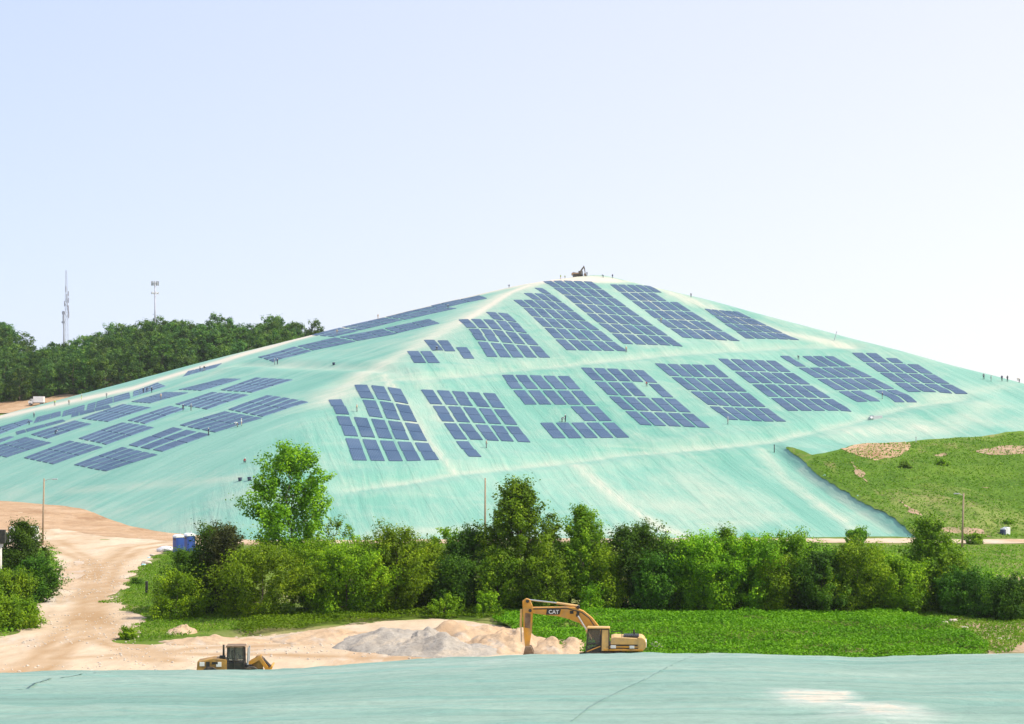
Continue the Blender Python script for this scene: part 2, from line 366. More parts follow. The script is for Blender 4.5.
left = P2(X, Y) < np.maximum(P1(X, Y), P5(X, Y))
for an_, fs, ft in (('flow', .979*X+.2029*Y, -.2029*X+.979*Y), ('flow2', .614*X-.79*Y+900, .79*X+.614*Y)):
    a = hm.attributes.new(an_, 'FLOAT_VECTOR', 'POINT'); a.data.foreach_set('vector', np.stack([fs, ft, 0*fs], 1).astype(np.float32).ravel())
a = hm.attributes.new('side', 'FLOAT', 'POINT'); a.data.foreach_set('value', S((np.maximum(P1(X, Y), P5(X, Y))-P2(X, Y)+3)/6).astype(np.float32))
DUST = [(b1, 4, .55), (b2, 2.2, .6), (b3, 3.2, .55),
        (PL([(326, 402), (350, 385), (380, 366), (410, 350), (460, 321), (505, 294), (545, 281)]), 7, .9),
        (PL([(375, 366), (400, 400), (430, 445), (456, 474)]), 2.5, .8), (PL([(380, 366), (365, 390), (350, 395)]), 6, .6), (PL([(462, 323), (485, 308), (512, 292), (530, 285)]), 3, 1.3), (PL([(395, 372), (430, 385), (445, 420)]), 5, .5), (PL([(20, 412), (70, 402), (110, 392)]), 4, 1.1),
        (PL([(575, 465), (620, 500), (655, 525), (690, 537)]), 2.6, .8),
        (PL([(0, 417), (60, 404), (130, 389), (250, 352.5), (320, 333), (400, 312), (470, 295), (520, 284), (580, 279), (610, 280)]), 8, 1.35), (PL([(610, 280), (640, 283), (720, 312), (780, 332), (850, 348)]), 6, .85),
        (PL([(762, 450), (785, 480), (828, 510), (862, 533)]), 2.2, .65), (PL([(800, 470), (850, 506), (890, 533)]), 1.0, .5), (PL([(640, 498), (720, 520)]), 9, .5), (PL([(690, 480), (760, 515)]), 7, .45),
        (PL([(850, 432), (925, 428)]), 8, .7), (PL([(950, 428), (985, 405)]), 5, .5), (PL([(905, 405), (1010, 385)]), 4, .5), (PL([(960, 420), (1024, 425)]), 7, .4),
        (b4, 5, .6), (b5, 5, .7), (PL([(500, 290), (565, 345)]), 3, .4), (PL([(700, 315), (745, 340)]), 4, .4),
        (PL([(440, 345), (480, 368), (560, 362)]), 7, .4), (PL([(60, 492), (140, 486), (235, 478)]), 3, .5), (PL([(0, 492), (90, 512), (200, 527)]), 5, .35),
        (PL([(230, 495), (300, 500), (340, 490)]), 6, .4), (PL([(380, 535), (440, 530), (520, 534), (640, 532)]), 5, .6), (PL([(860, 440), (900, 420)]), 6, .4)]
du = np.zeros(len(X)); 
for pl, wd, st in DUST:
    d = pdist(X, Y, pl); jig = .55+.9*fbm(X/13, Y/13, 3); du = np.maximum(du, st*np.exp(-(d/(wd*jig))**2))
du = np.maximum(du, .20*S((P1(X, Y)-30)/35)*(~left)) + (.20*(~left)+.10*left)*(.4+1.2*fbm(X/38+4, Y/52, 3))
a = hm.attributes.new('dust', 'FLOAT', 'POINT'); a.data.foreach_set('value', du.astype(np.float32))

# the covered mound the photograph was taken from
def zmound(x, y):
    x = np.asarray(x, float); y = np.asarray(y, float)
    e = np.interp(x/np.maximum(y, 25)*35, [-30, -10.5, -7.9, -5, -2.3, 0, 2.8, 5.1, 7, 10.5, 30], [-.9, -.47, -.44, -.41, -.21, -.10, -.03, -.04, -.10, -.05, -.3])
    z = 19.7-.0019*np.maximum(y, 0)**2+e*S((y-8)/22)-.0006*np.maximum(np.abs(x)-30, 0)**2
    z = z-.05*np.maximum(-y-25, 0)
    z = z+.045*(1-np.abs(2*fbm(x/2.6+.2*y, y/1.3, 3)-1))**5
    return z+.16*(fbm(x/6., y/4., 3)-.5)+.05*(fbm(x/1.6, y/.9, 2)-.5)
mx = np.unique(np.concatenate([np.linspace(-150, -26, 40), np.arange(-26, 26, .22), np.linspace(26, 150, 40)]))
my = np.unique(np.concatenate([np.linspace(-150, 6, 26), np.arange(6, 46, .3), np.arange(46, 125, 2.)]))
mm = gridmesh('covered_mound', mx, my, zmound, lambda x, y, z: z > zbase(x, y)-2)
mo = obj('covered_mound', mm, M_NEAR, None, True); mo['kind'] = 'structure'
hv = np.empty(len(mm.vertices)*3, np.float32); mm.vertices.foreach_get('co', hv); hv = hv.reshape(-1, 3)
a = mm.attributes.new('flow', 'FLOAT_VECTOR', 'POINT'); a.data.foreach_set('vector', np.stack([hv[:, 1]+.12*hv[:, 0], hv[:, 0]-.1*hv[:, 1], 0*hv[:, 0]], 1).astype(np.float32).ravel())
x, y = hv[:, 0], hv[:, 1]
sp = np.exp(-(((x-3.35)/.42)**2+((y-18.9)/.9)**2)); sp2 = np.exp(-(((x-3.75)/.45)**2+((y-17.4)/.9)**2))
ed = np.exp(-((y-34)/3.5)**2)*.25+.3*np.exp(-(((x-1)/5)**2+((y-31)/3)**2))
a = mm.attributes.new('dust', 'FLOAT', 'POINT'); a.data.foreach_set('value', np.clip(1.9*np.maximum(sp, sp2)*(.25+1.3*fbm(x*2.3, y*1.3, 3))+ed, 0, 1.5).astype(np.float32))
def zseam(pts, name, mat, wd):
    V = []; F = []
    for i, (px, py) in enumerate(pts):
        d = 12.
        while CAMZ-(py-HY)/FPX*d > Z1((px-HX)/FPX*d, d, zmound) and d < 60: d += .1
        xx, yy = (px-HX)/FPX*d, d
        V += [(xx-wd, yy, Z1(xx-wd, yy, zmound)+.02), (xx+wd, yy, Z1(xx+wd, yy, zmound)+.02)]
        if i: F.append((2*i-2, 2*i-1, 2*i+1, 2*i))
    me = bpy.data.meshes.new(name); me.from_pydata(V, [], F); return obj(name, me, mat)
M_SEAM = plain('dark_seam', (.20, .31, .26), .8, 0, .3, 3)
s1 = zseam([(572, 722), (590, 708), (606, 699), (622, 691), (640, 683), (656, 674), (672, 666), (686, 659), (694, 656)], 'membrane_seam', M_SEAM, .006); s1['kind'] = 'structure'
s2 = zseam([(20, 690), (36, 683), (50, 679), (64, 677.5), (80, 675), (96, 673), (112, 672)], 'membrane_crease', M_SEAM, .022); s2['kind'] = 'structure'

# grass spur on the right, drape over the hill
E = [hit(*p) for p in [(812, 456), (838, 451), (862, 446.5), (890, 444.5), (950, 440), (1020, 433.5)]]
sp_out = [(xbank(y)+2.5, y) for y in (337, 345, 355, 365, 375, 385, 395, 405, 412, 418)]+E+[(190, 458), (230, 440), (230, 336), (150, 334)]
spur = drape('grassy_hillside', sp_out, M_SPUR, .30, 2.0, rough=.45, seed=1, extra=lambda x, y: 1.5*np.maximum(fbm(x/11, y/7, 3)-.42, 0)*S((x-xbank(y)-5)/8)*S((y-338)/8)-.26*(1-S((y-338)/8)))
def pxpoly(pts): return [hit(*p) for p in pts]
for i, pts in enumerate([[(842, 450), (870, 446), (905, 443), (912, 448), (900, 458), (875, 462), (858, 456)], [(970, 453), (1000, 449), (1030, 448), (1030, 456), (990, 459)],
                         [(932, 456), (945, 454), (948, 457), (938, 459)], [(898, 501), (915, 511), (924, 518), (908, 513)], [(850, 463), (858, 470), (868, 484), (856, 476)],
                         [(938, 530), (960, 528), (961, 537), (945, 538)], [(964, 530), (985, 531), (992, 538), (966, 538)], [(980, 490), (990, 489), (989, 492)]]):
    drape('bare_earth_patch', pxpoly(pts), M_PATCH if i else M_EARTH, .36, 1.0, rough=.8, seed=20+i, extra=lambda x, y: 1.5*np.maximum(fbm(x/11, y/7, 3)-.42, 0)*S((x-xbank(y)-5)/8)*S((y-338)/8)-.26*(1-S((y-338)/8)))
# roads and bare ground on the level
road = [flat(*p) for p in [(-40, 676), (-40, 640), (2, 640), (28, 624), (44, 596), (56, 574), (56, 560), (44, 548), (-60, 560), (-120, 540)]]+[(-170, 395), (-135, 412), (-95, 392), (-70, 366), (-40, 348), (40, 342), (110, 342), (210, 330), (210, 321), (105, 325), (50, 330), (-40, 326)]+[flat(*p) for p in [(215, 545), (166, 550), (148, 560), (130, 580), (115, 598), (128, 612), (141, 622), (138, 634), (118, 642), (150, 646), (200, 640), (245, 637), (300, 632), (360, 624), (430, 618), (500, 624), (545, 640), (590, 656)]]+[(8, 150), (-60, 142), (-75, 150)]
rd = drape('dirt_road', road, M_DIRT, .05, 1.15, zbase, 1.3, seed=2)
RUTS = [[flat(*p) for p in pl] for pl in ([(20, 672), (70, 625), (92, 592), (102, 566), (128, 548), (170, 541)], [(44, 672), (92, 625), (108, 592), (117, 566), (140, 550), (172, 545)], [(150, 662), (95, 640), (85, 610), (84, 585), (80, 560), (40, 541)],
        [(172, 662), (115, 640), (100, 615), (98, 590), (92, 560), (60, 541)], [(560, 662), (420, 660), (250, 655), (130, 655), (40, 660)], [(300, 645), (200, 648), (110, 660)], [(200, 655), (150, 652), (118, 628)])]
rv = np.empty(len(rd.data.vertices)*3, np.float32); rd.data.vertices.foreach_get('co', rv); rv = rv.reshape(-1, 3); rt = np.zeros(len(rv))
for pl in RUTS: rt = np.maximum(rt, np.exp(-(pdist(rv[:, 0], rv[:, 1], pl)/(.55+.9*fbm(rv[:, 0]/5, rv[:, 1]/9, 2)))**2)*(.25+1.1*fbm(rv[:, 0]/7+3, rv[:, 1]/11, 3)))
at_ = rd.data.attributes.new('rut', 'FLOAT', 'POINT'); at_.data.foreach_set('value', np.clip(rt, 0, 1).astype(np.float32))
drape('earth_bank', [(-230, 470), (-190, 475), (-142, 462), (-112, 434), (-80, 385), (-55, 368), (-45, 350)]+[flat(*p) for p in [(168, 541), (100, 536), (60, 531)]]+[(-118, 352), (-150, 362), (-230, 372)], M_EARTH, .07, 3., zbase, 1.0, seed=3)
drape('haul_road', [(-300, 600), (-230, 632), (-150, 648), (-120, 655), (-105, 668), (-130, 690), (-200, 690), (-300, 670)], M_EARTH, .3, 5., zbase, 1.5, seed=4)
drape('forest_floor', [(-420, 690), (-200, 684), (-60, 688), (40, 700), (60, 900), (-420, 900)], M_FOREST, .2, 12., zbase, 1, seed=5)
drape('farm_track', [flat(*p) for p in [(870, 572), (905, 568), (960, 570), (1040, 580), (1040, 588), (960, 584), (900, 580)]], M_PATCH, .07, 2., zbase, 1, seed=6)
drape('stony_ground', [flat(*p) for p in [(925, 622), (960, 618), (1000, 622), (1060, 620), (1060, 665), (1000, 665), (985, 648), (960, 636)]], M_PATCH, .07, 1.5, zbase, .6, seed=7)
drape('gravel_patch', [flat(*p) for p in [(75, 561), (62, 575), (52, 588), (70, 592), (84, 575), (86, 562)]], M_SAND, .09, 2., zbase, .8, seed=8)

# the milky summer air: one even volume over the whole place
hb = MB().box((0, 1050, 52), (3080, 2800, 116)).build('haze', None); hb.data.materials.clear()
hm_ = bpy.data.materials.new('haze_air'); hm_.use_nodes = True; hn = hm_.node_tree; hn.nodes.clear()
ho = hn.nodes.new('ShaderNodeOutputMaterial'); pv = hn.nodes.new('ShaderNodeVolumePrincipled'); pv.inputs['Density'].default_value = .00006; pv.inputs['Color'].default_value = (.93, .96, 1, 1); pv.inputs['Anisotropy'].default_value = .3
hn.links.new(pv.outputs[0], ho.inputs['Volume']); hb.data.materials.append(hm_); hb['kind'] = 'stuff'; hb['label'] = 'thin pale summer haze over the whole place'
# ------------------------------------------------------------------ plants
def leaves(name, C, N, size, tint, mat, parent=None, aspect=.75):
    """C centres, N normals, size per leaf: small bent-free quads, random spin"""
    n = len(C); r = RNG.normal(size=(n, 3)); N = N/np.maximum(np.linalg.norm(N, axis=1, keepdims=True), 1e-6)
    U = np.cross(N, r); U /= np.maximum(np.linalg.norm(U, axis=1, keepdims=True), 1e-6); W = np.cross(N, U)
    U *= (size*.5)[:, None]; W *= (size*.5*aspect)[:, None]
    V = np.stack([C-U, C-W*.9+U*.1, C+U, C+W*.9-U*.1], 1).reshape(-1, 3); F = np.arange(4*n).reshape(n, 4)
    me = quadmesh(name, V, F); a = me.attributes.new('tint', 'FLOAT', 'FACE'); a.data.foreach_set('value', np.clip(tint, 0, 1).astype(np.float32))
    return obj(name, me, mat, parent)
def crown_points(h, rad, base, shape, ncl, nper, crad, spray=1.0):
    """clusters of leaves inside an uneven envelope; returns centres, normals, tint, cluster centres"""
    cl = []; lob = RNG.uniform(0, 6.28, 5); amp = RNG.uniform(.05, .22, 5)
    tries = 0
    while len(cl) < ncl and tries < ncl*60:
        tries += 1
        t = RNG.random()**.9; a = RNG.uniform(0, 2*np.pi)
        if shape == 'poplar': prof = (np.sin(np.pi*min(1, t*.92+.08)**.72))**.75
        elif shape == 'round': prof = np.sqrt(max(0, 1-(2*t-1)**2))*.98+.06
        elif shape == 'cone': prof = max(.06, (1-t)**.62)*1.0
        elif shape == 'vase': prof = .35+.65*np.sin(np.pi*min(1, t)**1.15)
        else: prof = np.sqrt(max(0.02, 1-t**2.2))          # mound, wide at the foot
        lobe = 1+sum(amp[k]*np.cos((k+1)*a+lob[k]+4*t) for k in range(5))
        R = rad*prof*lobe; rr = R*np.sqrt(RNG.uniform(.18, 1.0))
        z = base+t*(h-base)
        cl.append((rr*np.cos(a), rr*np.sin(a), z, a, rr/max(rad, .01)))
    cl = np.array(cl); n = len(cl); K = nper
    cr = crad*RNG.uniform(.5, 1.3, n)
    d = RNG.normal(size=(n, K, 3)); d /= np.linalg.norm(d, axis=2, keepdims=True)
    rr = RNG.uniform(.25, 1, (n, K))**.55*np.where(RNG.random((n, K)) < .16, RNG.uniform(1, 1.75, (n, K)), 1)
    ax = np.stack([np.cos(cl[:, 3])*.65, np.sin(cl[:, 3])*.65, np.full(n, .75)], 1)+RNG.normal(size=(n, 3))*.35
    P = cl[:, None, :3]+d*(rr*cr[:, None])[..., None]*np.array([.78, .78, .62])+ax[:, None, :]*(cr[:, None]*RNG.uniform(-.9, 1.15, (n, K))*spray)[..., None]
    Nn = d*.8+np.array([.15, -.15, .6])+RNG.normal(size=d.shape)*.35
    ct = RNG.uniform(.1, .75, n)
    T = ct[:, None]+.22*d[..., 2]*0+RNG.normal(size=(n, K))*.13
    P = P.reshape(-1, 3); P[:, 2] = np.maximum(P[:, 2], .15)
    return P, Nn.reshape(-1, 3), T.ravel(), cl
def trunk(name, h, r, cl, parent, nlimb=12):
    b = MB(); p = Vector((0, 0, -.4)); n = 5; pts = [p]
    for i in range(1, n+1): pts.append(Vector((RNG.normal()*.05*h*.12*i, RNG.normal()*.05*h*.12*i, h*.86*i/n)))
    for i in range(n): b.tube(pts[i], pts[i+1], r*(1-i/n*.85), r*(1-(i+1)/n*.85), 8)
    idx = RNG.choice(len(cl), min(nlimb, len(cl)), replace=False)
    for i in idx:
        c = Vector(cl[i][:3]); zt = max(.15*h, min(c.z-.12*h, .8*h)); k = min(n-1, int(zt/(h*.86)*n)); f = zt/(h*.86)*n-k
        s = pts[k].lerp(pts[k+1], f); mdl = s.lerp(c, .5)+Vector((0, 0, -.03*h))
        b.tube(s, mdl, r*.34, r*.22, 6); b.tube(mdl, c, r*.22, r*.07, 6)
    return b.build(name, M_BARK, parent, True)
def tree(name, loc, h, rad, label, cat, mat, shape='round', base=.15, ncl=60, nper=150, crad=None, leaf=.3, group=None, part='crown', tr=None):
    o = empty(name, loc, 0); tag(o, label, cat, group)
    P, N, T, cl = crown_points(h, rad, base*h, shape, int(ncl*1.9), int(nper*.95), (crad or rad*.3)*.92)
    leaves(part, P, N, leaf*RNG.uniform(.65, 1.3, len(P)), T, mat, o)
    trunk('trunk' if part == 'crown' else 'stem', h, tr or max(.06, h*.014), cl, o)
    return o
def treepx(name, px, d, top, halfpx, label, cat, mat, shape, base=.12, ncl=70, nper=150, crad=None, leaf=.3, part='crown', group=None):
    x, y = at(px, d); z = Z1(x, y, zbase); s = FPX/d
    h = (HY-top)/FPX*d+CAMZ-z
    return tree(name, (x, y, z), h*.95, halfpx/s*(1.12 if 'tree' in name else 1.0), label, cat, mat, shape, base, ncl, nper, crad, leaf, group, part)
# the belt of trees in the middle distance
treepx('poplar_tree', 292, 213, 441, 33, 'tall airy poplar with loose crown, standing above bushes at left of the tree belt', 'tree', L_POP, 'round', .28, 75, 150, 1.25, .36)
treepx('poplar_tree', 520, 207, 480, 36, 'tallest full green poplar in the middle of the tree belt', 'tree', L_POP, 'poplar', .06, 130, 170, 1.1, .31)
treepx('poplar_tree', 582, 206, 504, 21, 'narrow pointed poplar just right of the tallest poplar in the belt', 'tree', L_POP, 'poplar', .12, 85, 160, 1.0, .29)
treepx('leafy_tree', 633, 206, 526, 30, 'dark rounded tree right of the narrow poplar, above the excavator hood', 'tree', L_DRK, 'vase', .08, 90, 160, 1.1, .29)
treepx('leafy_tree', 471, 208, 530, 22, 'dark slim tree leaning close to left side of the tallest poplar', 'tree', L_DRK, 'poplar', .08, 70, 150, 1.0, .28)
treepx('sapling', 334, 212, 514, 13, 'thin feathery sapling poking up right of the tall airy poplar', 'sapling', L_WIL, 'vase', .3, 12, 70, .75, .26)
treepx('sapling', 353, 214, 521, 9, 'small spiky sapling, second one right of the tall airy poplar', 'sapling', L_WIL, 'vase', .3, 8, 60, .65, .25)
treepx('bush', 217, 206, 528, 30, 'large dark brownish bush at the left end of the tree belt by blue toilets', 'bush', L_DRK, 'mound', .03, 90, 160, 1.2, .27, 'foliage')
treepx('bush', 186, 203, 551, 22, 'dark low bush in front of the blue toilets at left end of belt', 'bush', L_DRK, 'mound', .02, 60, 150, 1.0, .25, 'foliage')
treepx('bush', 226, 202, 526, 20, 'brown tinged bush with dull leaves rising behind yellow green rounded bush', 'bush', L_RED, 'round', .2, 50, 130, .9, .24, 'foliage')
treepx('bush', 262, 198, 548, 45, 'wide yellow green rounded bush below the tall airy poplar', 'bush', L_WIL, 'round', .02, 95, 170, 1.2, .25, 'foliage')
treepx('bush', 177, 197, 572, 26, 'low pale yellowish bush at foot of the left end of the belt', 'bush', L_WIL, 'mound', .02, 40, 130, .8, .24, 'foliage')
treepx('willow_tree', 347, 200, 545, 34, 'yellow green willow with soft rounded top, between wide bush and pole', 'tree', L_WIL, 'round', .02, 90, 160, 1.1, .25)
treepx('willow_tree', 312, 207, 540, 26, 'olive green willow half hidden behind the wide rounded bush', 'tree', L_WIL, 'round', .05, 60, 150, 1.0, .25)
treepx('willow_tree', 396, 203, 527, 31, 'light green willow with lumpy top, left of the dark gap by the slim tree', 'tree', L_WIL, 'vase', .02, 95, 160, 1.1, .25)
treepx('willow_tree', 423, 206, 541, 24, 'olive willow between light lumpy willow and slim dark tree', 'tree', L_WIL, 'vase', .03, 60, 150, 1.0, .25)
treepx('leafy_tree', 446, 210, 528, 16, 'small bright leafy tree peeping over the willows left of the slim dark tree', 'tree', L_WIL, 'round', .2, 40, 140, .8, .26)
treepx('willow_tree', 672, 207, 539, 24, 'green willow beside right side of dark rounded tree', 'tree', L_WIL, 'vase', .02, 70, 150, 1.0, .26)
treepx('willow_tree', 701, 204, 536, 26, 'broad willow with yellowish top, left of the thin topped tree', 'tree', L_WIL, 'vase', .02, 80, 150, 1.0, .26)
treepx('leafy_tree', 727, 207, 530, 18, 'thin topped green tree with dark spire in right half of the belt', 'tree', L_POP, 'cone', .04, 70, 140, .9, .26)
treepx('willow_tree', 756, 203, 534, 27, 'pale topped willow right of the thin topped tree', 'tree', L_WIL, 'vase', .02, 85, 150, 1.0, .25)
treepx('willow_tree', 790, 205, 533, 24, 'tall olive willow, middle of right half of the belt', 'tree', L_POP, 'vase', .02, 80, 150, 1.0, .26)
treepx('willow_tree', 822, 201, 553, 25, 'lower dark willow filling the dip right of the tall olive willow', 'tree', L_DRK, 'round', .02, 65, 150, 1.0, .25)
treepx('willow_tree', 856, 201, 545, 27, 'bright yellow green willow below the lone sapling by the track', 'tree', L_WIL, 'round', .02, 90, 160, 1.1, .25)
treepx('willow_tree', 892, 202, 558, 25, 'yellow green willow left of the tall irregular tree at right', 'tree', L_WIL, 'round', .02, 75, 150, 1.0, .25)
treepx('leafy_tree', 931, 206, 520, 27, 'tall irregular tree with open top near the right pole', 'tree', L_POP, 'poplar', .05, 90, 150, 1.05, .29)
treepx('bush', 965, 200, 572, 26, 'dark green bush at foot of the tall irregular tree at right', 'bush', L_DRK, 'round', .02, 60, 140, .95, .25, 'foliage')
treepx('bush', 1012, 196, 578, 22, 'dark bush cut off by right edge of the picture', 'bush', L_DRK, 'round', .02, 55, 140, .95, .25, 'foliage')
treepx('bush', 990, 197, 597, 22, 'low dark scrubby bush above the pale rocks at right', 'bush', L_DRK, 'mound', .02, 40, 120, .8, .24, 'foliage')
treepx('sapling', 857, 318, 529, 9, 'lone small sapling standing beside the track at foot of the covered hill', 'sapling', L_POP, 'round', .15, 30, 110, .6, .3)
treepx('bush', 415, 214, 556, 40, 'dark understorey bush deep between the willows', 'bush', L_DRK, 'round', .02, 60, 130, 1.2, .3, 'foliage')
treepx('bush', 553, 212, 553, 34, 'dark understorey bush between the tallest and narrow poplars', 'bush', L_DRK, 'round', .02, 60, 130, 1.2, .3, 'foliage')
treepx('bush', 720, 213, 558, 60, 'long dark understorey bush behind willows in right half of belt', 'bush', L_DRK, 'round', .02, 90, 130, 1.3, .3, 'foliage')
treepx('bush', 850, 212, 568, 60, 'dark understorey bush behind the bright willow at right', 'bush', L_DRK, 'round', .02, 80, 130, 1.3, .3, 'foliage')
treepx('bush', 486, 200, 596, 13, 'small pale shrub at the foot of the slim dark tree', 'bush', L_WIL, 'mound', .02, 24, 90, .55, .2, 'foliage')
treepx('bush', 445, 199, 596, 15, 'small yellowish weed clump before the dark gap in the belt', 'bush', L_WIL, 'mound', .02, 24, 90, .55, .2, 'foliage')
treepx('bush', 590, 200, 588, 11, 'small light shrub at the foot of the narrow poplar', 'bush', L_WIL, 'round', .02, 24, 90, .6, .2, 'foliage')
treepx('bushy_tree', 375, 206, 541, 20, 'olive willow squeezed between soft topped willow and light lumpy willow', 'tree', L_WIL, 'vase', .02, 62, 140, 1.0, .25)
treepx('bushy_tree', 498, 204, 552, 18, 'mid green bushy tree at left foot of the tallest poplar', 'tree', L_POP, 'round', .02, 62, 140, 1.0, .25)
treepx('bushy_tree', 547, 203, 556, 17, 'mid green bushy tree at right foot of the tallest poplar', 'tree', L_POP, 'round', .02, 62, 140, 1.0, .25)
treepx('bushy_tree', 607, 204, 550, 17, 'bushy tree between narrow poplar and dark rounded tree', 'tree', L_WIL, 'round', .02, 62, 140, 1.0, .25)
treepx('bushy_tree', 653, 203, 552, 17, 'bushy tree at right foot of the dark rounded tree', 'tree', L_DRK, 'round', .02, 62, 140, 1.0, .25)
treepx('bushy_tree', 716, 202, 560, 18, 'low yellow green bushy tree before the thin topped tree', 'tree', L_WIL, 'round', .02, 62, 140, 1.0, .25)
treepx('bushy_tree', 740, 206, 541, 16, 'green bushy tree just right of the thin topped tree', 'tree', L_POP, 'vase', .02, 62, 140, 1.0, .25)
treepx('bushy_tree', 774, 202, 556, 17, 'low yellowish bushy tree before the tall olive willow', 'tree', L_WIL, 'round', .02, 62, 140, 1.0, .25)
treepx('bushy_tree', 806, 207, 540, 16, 'green bushy tree just right of the tall olive willow', 'tree', L_WIL, 'vase', .02, 62, 140, 1.0, .25)
treepx('bushy_tree', 838, 206, 556, 18, 'mid green bushy tree left of the bright willow by the sapling', 'tree', L_POP, 'round', .02, 62, 140, 1.0, .25)
treepx('bushy_tree', 874, 206, 550, 16, 'mid green bushy tree right of the bright willow by the sapling', 'tree', L_POP, 'vase', .02, 62, 140, 1.0, .25)
treepx('bushy_tree', 908, 203, 566, 16, 'low bushy tree filling the gap before the tall irregular tree', 'tree', L_WIL, 'round', .02, 62, 140, 1.0, .25)
treepx('bushy_tree', 950, 204, 556, 16, 'yellowish bushy tree at right shoulder of the tall irregular tree', 'tree', L_WIL, 'round', .02, 62, 140, 1.0, .25)
treepx('bushy_tree', 330, 203, 560, 20, 'low yellow green bush right of the wide rounded bush', 'tree', L_WIL, 'round', .02, 62, 140, 1.0, .25)
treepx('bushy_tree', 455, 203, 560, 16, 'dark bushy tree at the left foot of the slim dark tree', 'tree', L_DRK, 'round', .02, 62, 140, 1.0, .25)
treepx('bushy_tree', 985, 206, 575, 18, 'olive bush between dark bushes at right end of the belt', 'tree', L_POP, 'round', .02, 62, 140, 1.0, .25)
# left edge
treepx('cedar_tree', 25, 226, 522, 31, 'dark dense cedar at left edge in front of the white truck', 'tree', L_DRK, 'cone', .02, 110, 170, 1.0, .24)
treepx('bush', 36, 215, 560, 17, 'dark bush at right foot of the cedar beside the road', 'bush', L_DRK, 'round', .02, 60, 150, .9, .24, 'foliage')
treepx('bush', 12, 195, 571, 22, 'mid green rounded bush below the cedar at left edge', 'bush', L_POP, 'mound', .02, 70, 150, .9, .24, 'foliage')
treepx('bush', -10, 186, 598, 34, 'low green bush lowest at the left edge beside the road', 'bush', L_POP, 'mound', .02, 70, 150, .9, .24, 'foliage')
treepx('bush', 20, 188, 602, 20, 'small green bush on the road verge under the rounded bush', 'bush', L_WIL, 'mound', .02, 50, 130, .7, .22, 'foliage')
treepx('weed_clump', 127, 178, 630, 8, 'small dark weed clump on the corner of the road', 'weeds', L_POP, 'mound', .02, 18, 80, .4, .18, 'foliage')
treepx('weed_clump', 137, 240, 578, 5, 'dark weed clump in the bush shadow left of the post', 'weeds', L_DRK, 'mound', .02, 12, 70, .4, .18, 'foliage')
for (px, py, hw, lb) in [(905, 470, 5, 'dark shrub below the bare brown patch on the grassy slope'), (943, 468, 5, 'dark shrub in middle of the grassy slope right of the bare patch'),
                         (974, 544, 7, 'green shrub in the stony heap by the right pole'), (1008, 525, 3, 'tiny dark shrub above the white block at right')]:
    x, y, z = hitz(px, py); tree('bush', (x, y, z), hw*2.0*y/FPX*.6, hw*y/FPX, lb, 'bush', L_POP, 'mound', .02, 22, 80, .6, .35, None, 'foliage')
# vines over the bank in front of the belt
def scatter(name, poly, n, size, mat, label, cat, zf, hfun, up=.8, lift=.5, rag=1.0):
    P = np.array([p[:2] for p in poly]); lo, hi = P.min(0), P.max(0); out = []
    from mathutils.geometry import intersect_point_tri_2d
    Q = RNG.uniform(lo-3, hi+3, (n*4, 2)); x = Q[:, 0]+5*(fbm(Q[:, 0]/3.5, Q[:, 1]/5, 3)-.5)*rag; y = Q[:, 1]+12*(fbm(Q[:, 0]/4+50, Q[:, 1]/6, 3)-.5)*rag; ins = np.zeros(len(Q), bool); j = len(P)-1
    for i in range(len(P)):
        xi, yi = P[i]; xj, yj = P[j]
        ins ^= ((yi > y) != (yj > y)) & (x < (xj-xi)*(y-yi)/(yj-yi+1e-12)+xi); j = i
    Q = Q[ins][:n]; x, y = Q.T; hh = hfun(x, y); z = zf(x, y)+hh*RNG.uniform(.55, 1., len(x))+RNG.uniform(0, lift, len(x))*.4
    N = RNG.normal(size=(len(x), 3))*.5+np.array([0, 0, up]); T = .15+.75*fbm(x/3.1, y/3.1, 3)+RNG.normal(size=len(x))*.12
    o = leaves(name, np.column_stack([x, y, z]), N, size*RNG.uniform(.6, 1.3, len(x)), T, mat); tag(o, label, cat, None, 'stuff'); return o
vine = [flat(*p) for p in [(498, 606), (560, 606), (640, 608), (720, 612), (830, 611), (890, 613), (915, 624), (940, 634), (985, 650), (978, 664), (900, 668), (640, 668), (600, 656), (585, 657), (556, 652), (522, 638), (495, 624)]]
def vh(x, y): return .25+.75*S((y-160)/18)*(1-S((y-188)/16))*S((x+3)/12)+1.5*np.maximum(fbm(x/6.5, y/3.2, 4)-.38, 0)*1.8*(1-.8*S((y-185)/18))+.5*np.maximum(fbm(x/1.7, y/1.5, 2)-.5, 0)
drape('vine_bank', vine, M_GROUND, .05, 1.2, zbase, .6, seed=9, extra=lambda x, y: .7*vh(x, y)-.1)
scatter('ground_vines', vine, 150000, .26, L_VINE, 'lush bright green vines smothering the bank in front of the tree belt', 'vines', zbase, vh, rag=.45)
strip = [flat(*p) for p in [(232, 628), (270, 617), (330, 611), (420, 606), (500, 606), (500, 622), (440, 616), (380, 622), (320, 630), (260, 637)]]
drape('verge_bank', strip, M_GROUND, .05, 1.2, zbase, .4, seed=10)
scatter('verge_weeds', strip, 26000, .25, L_VINE, 'strip of green weeds along the edge of the sand below the belt', 'weeds', zbase, lambda x, y: .35+.9*np.maximum(fbm(x/2.6, y/2.6, 3)-.35, 0)*1.8)
mead = [flat(*p) for p in [(168, 552), (200, 560), (260, 600), (300, 612), (240, 632), (150, 640), (128, 634), (141, 622), (128, 612), (116, 600), (132, 580), (150, 561)]]
scatter('meadow_grass', mead, 30000, .24, L_GRS, 'rough mown grass between the road and left end of the belt', 'grass', zbase, lambda x, y: .12+.1*fbm(x, y, 2), .5, .3)
strip2 = [flat(*p) for p in [(895, 612), (960, 606), (1060, 606), (1060, 640), (990, 656), (960, 640), (930, 622)]]
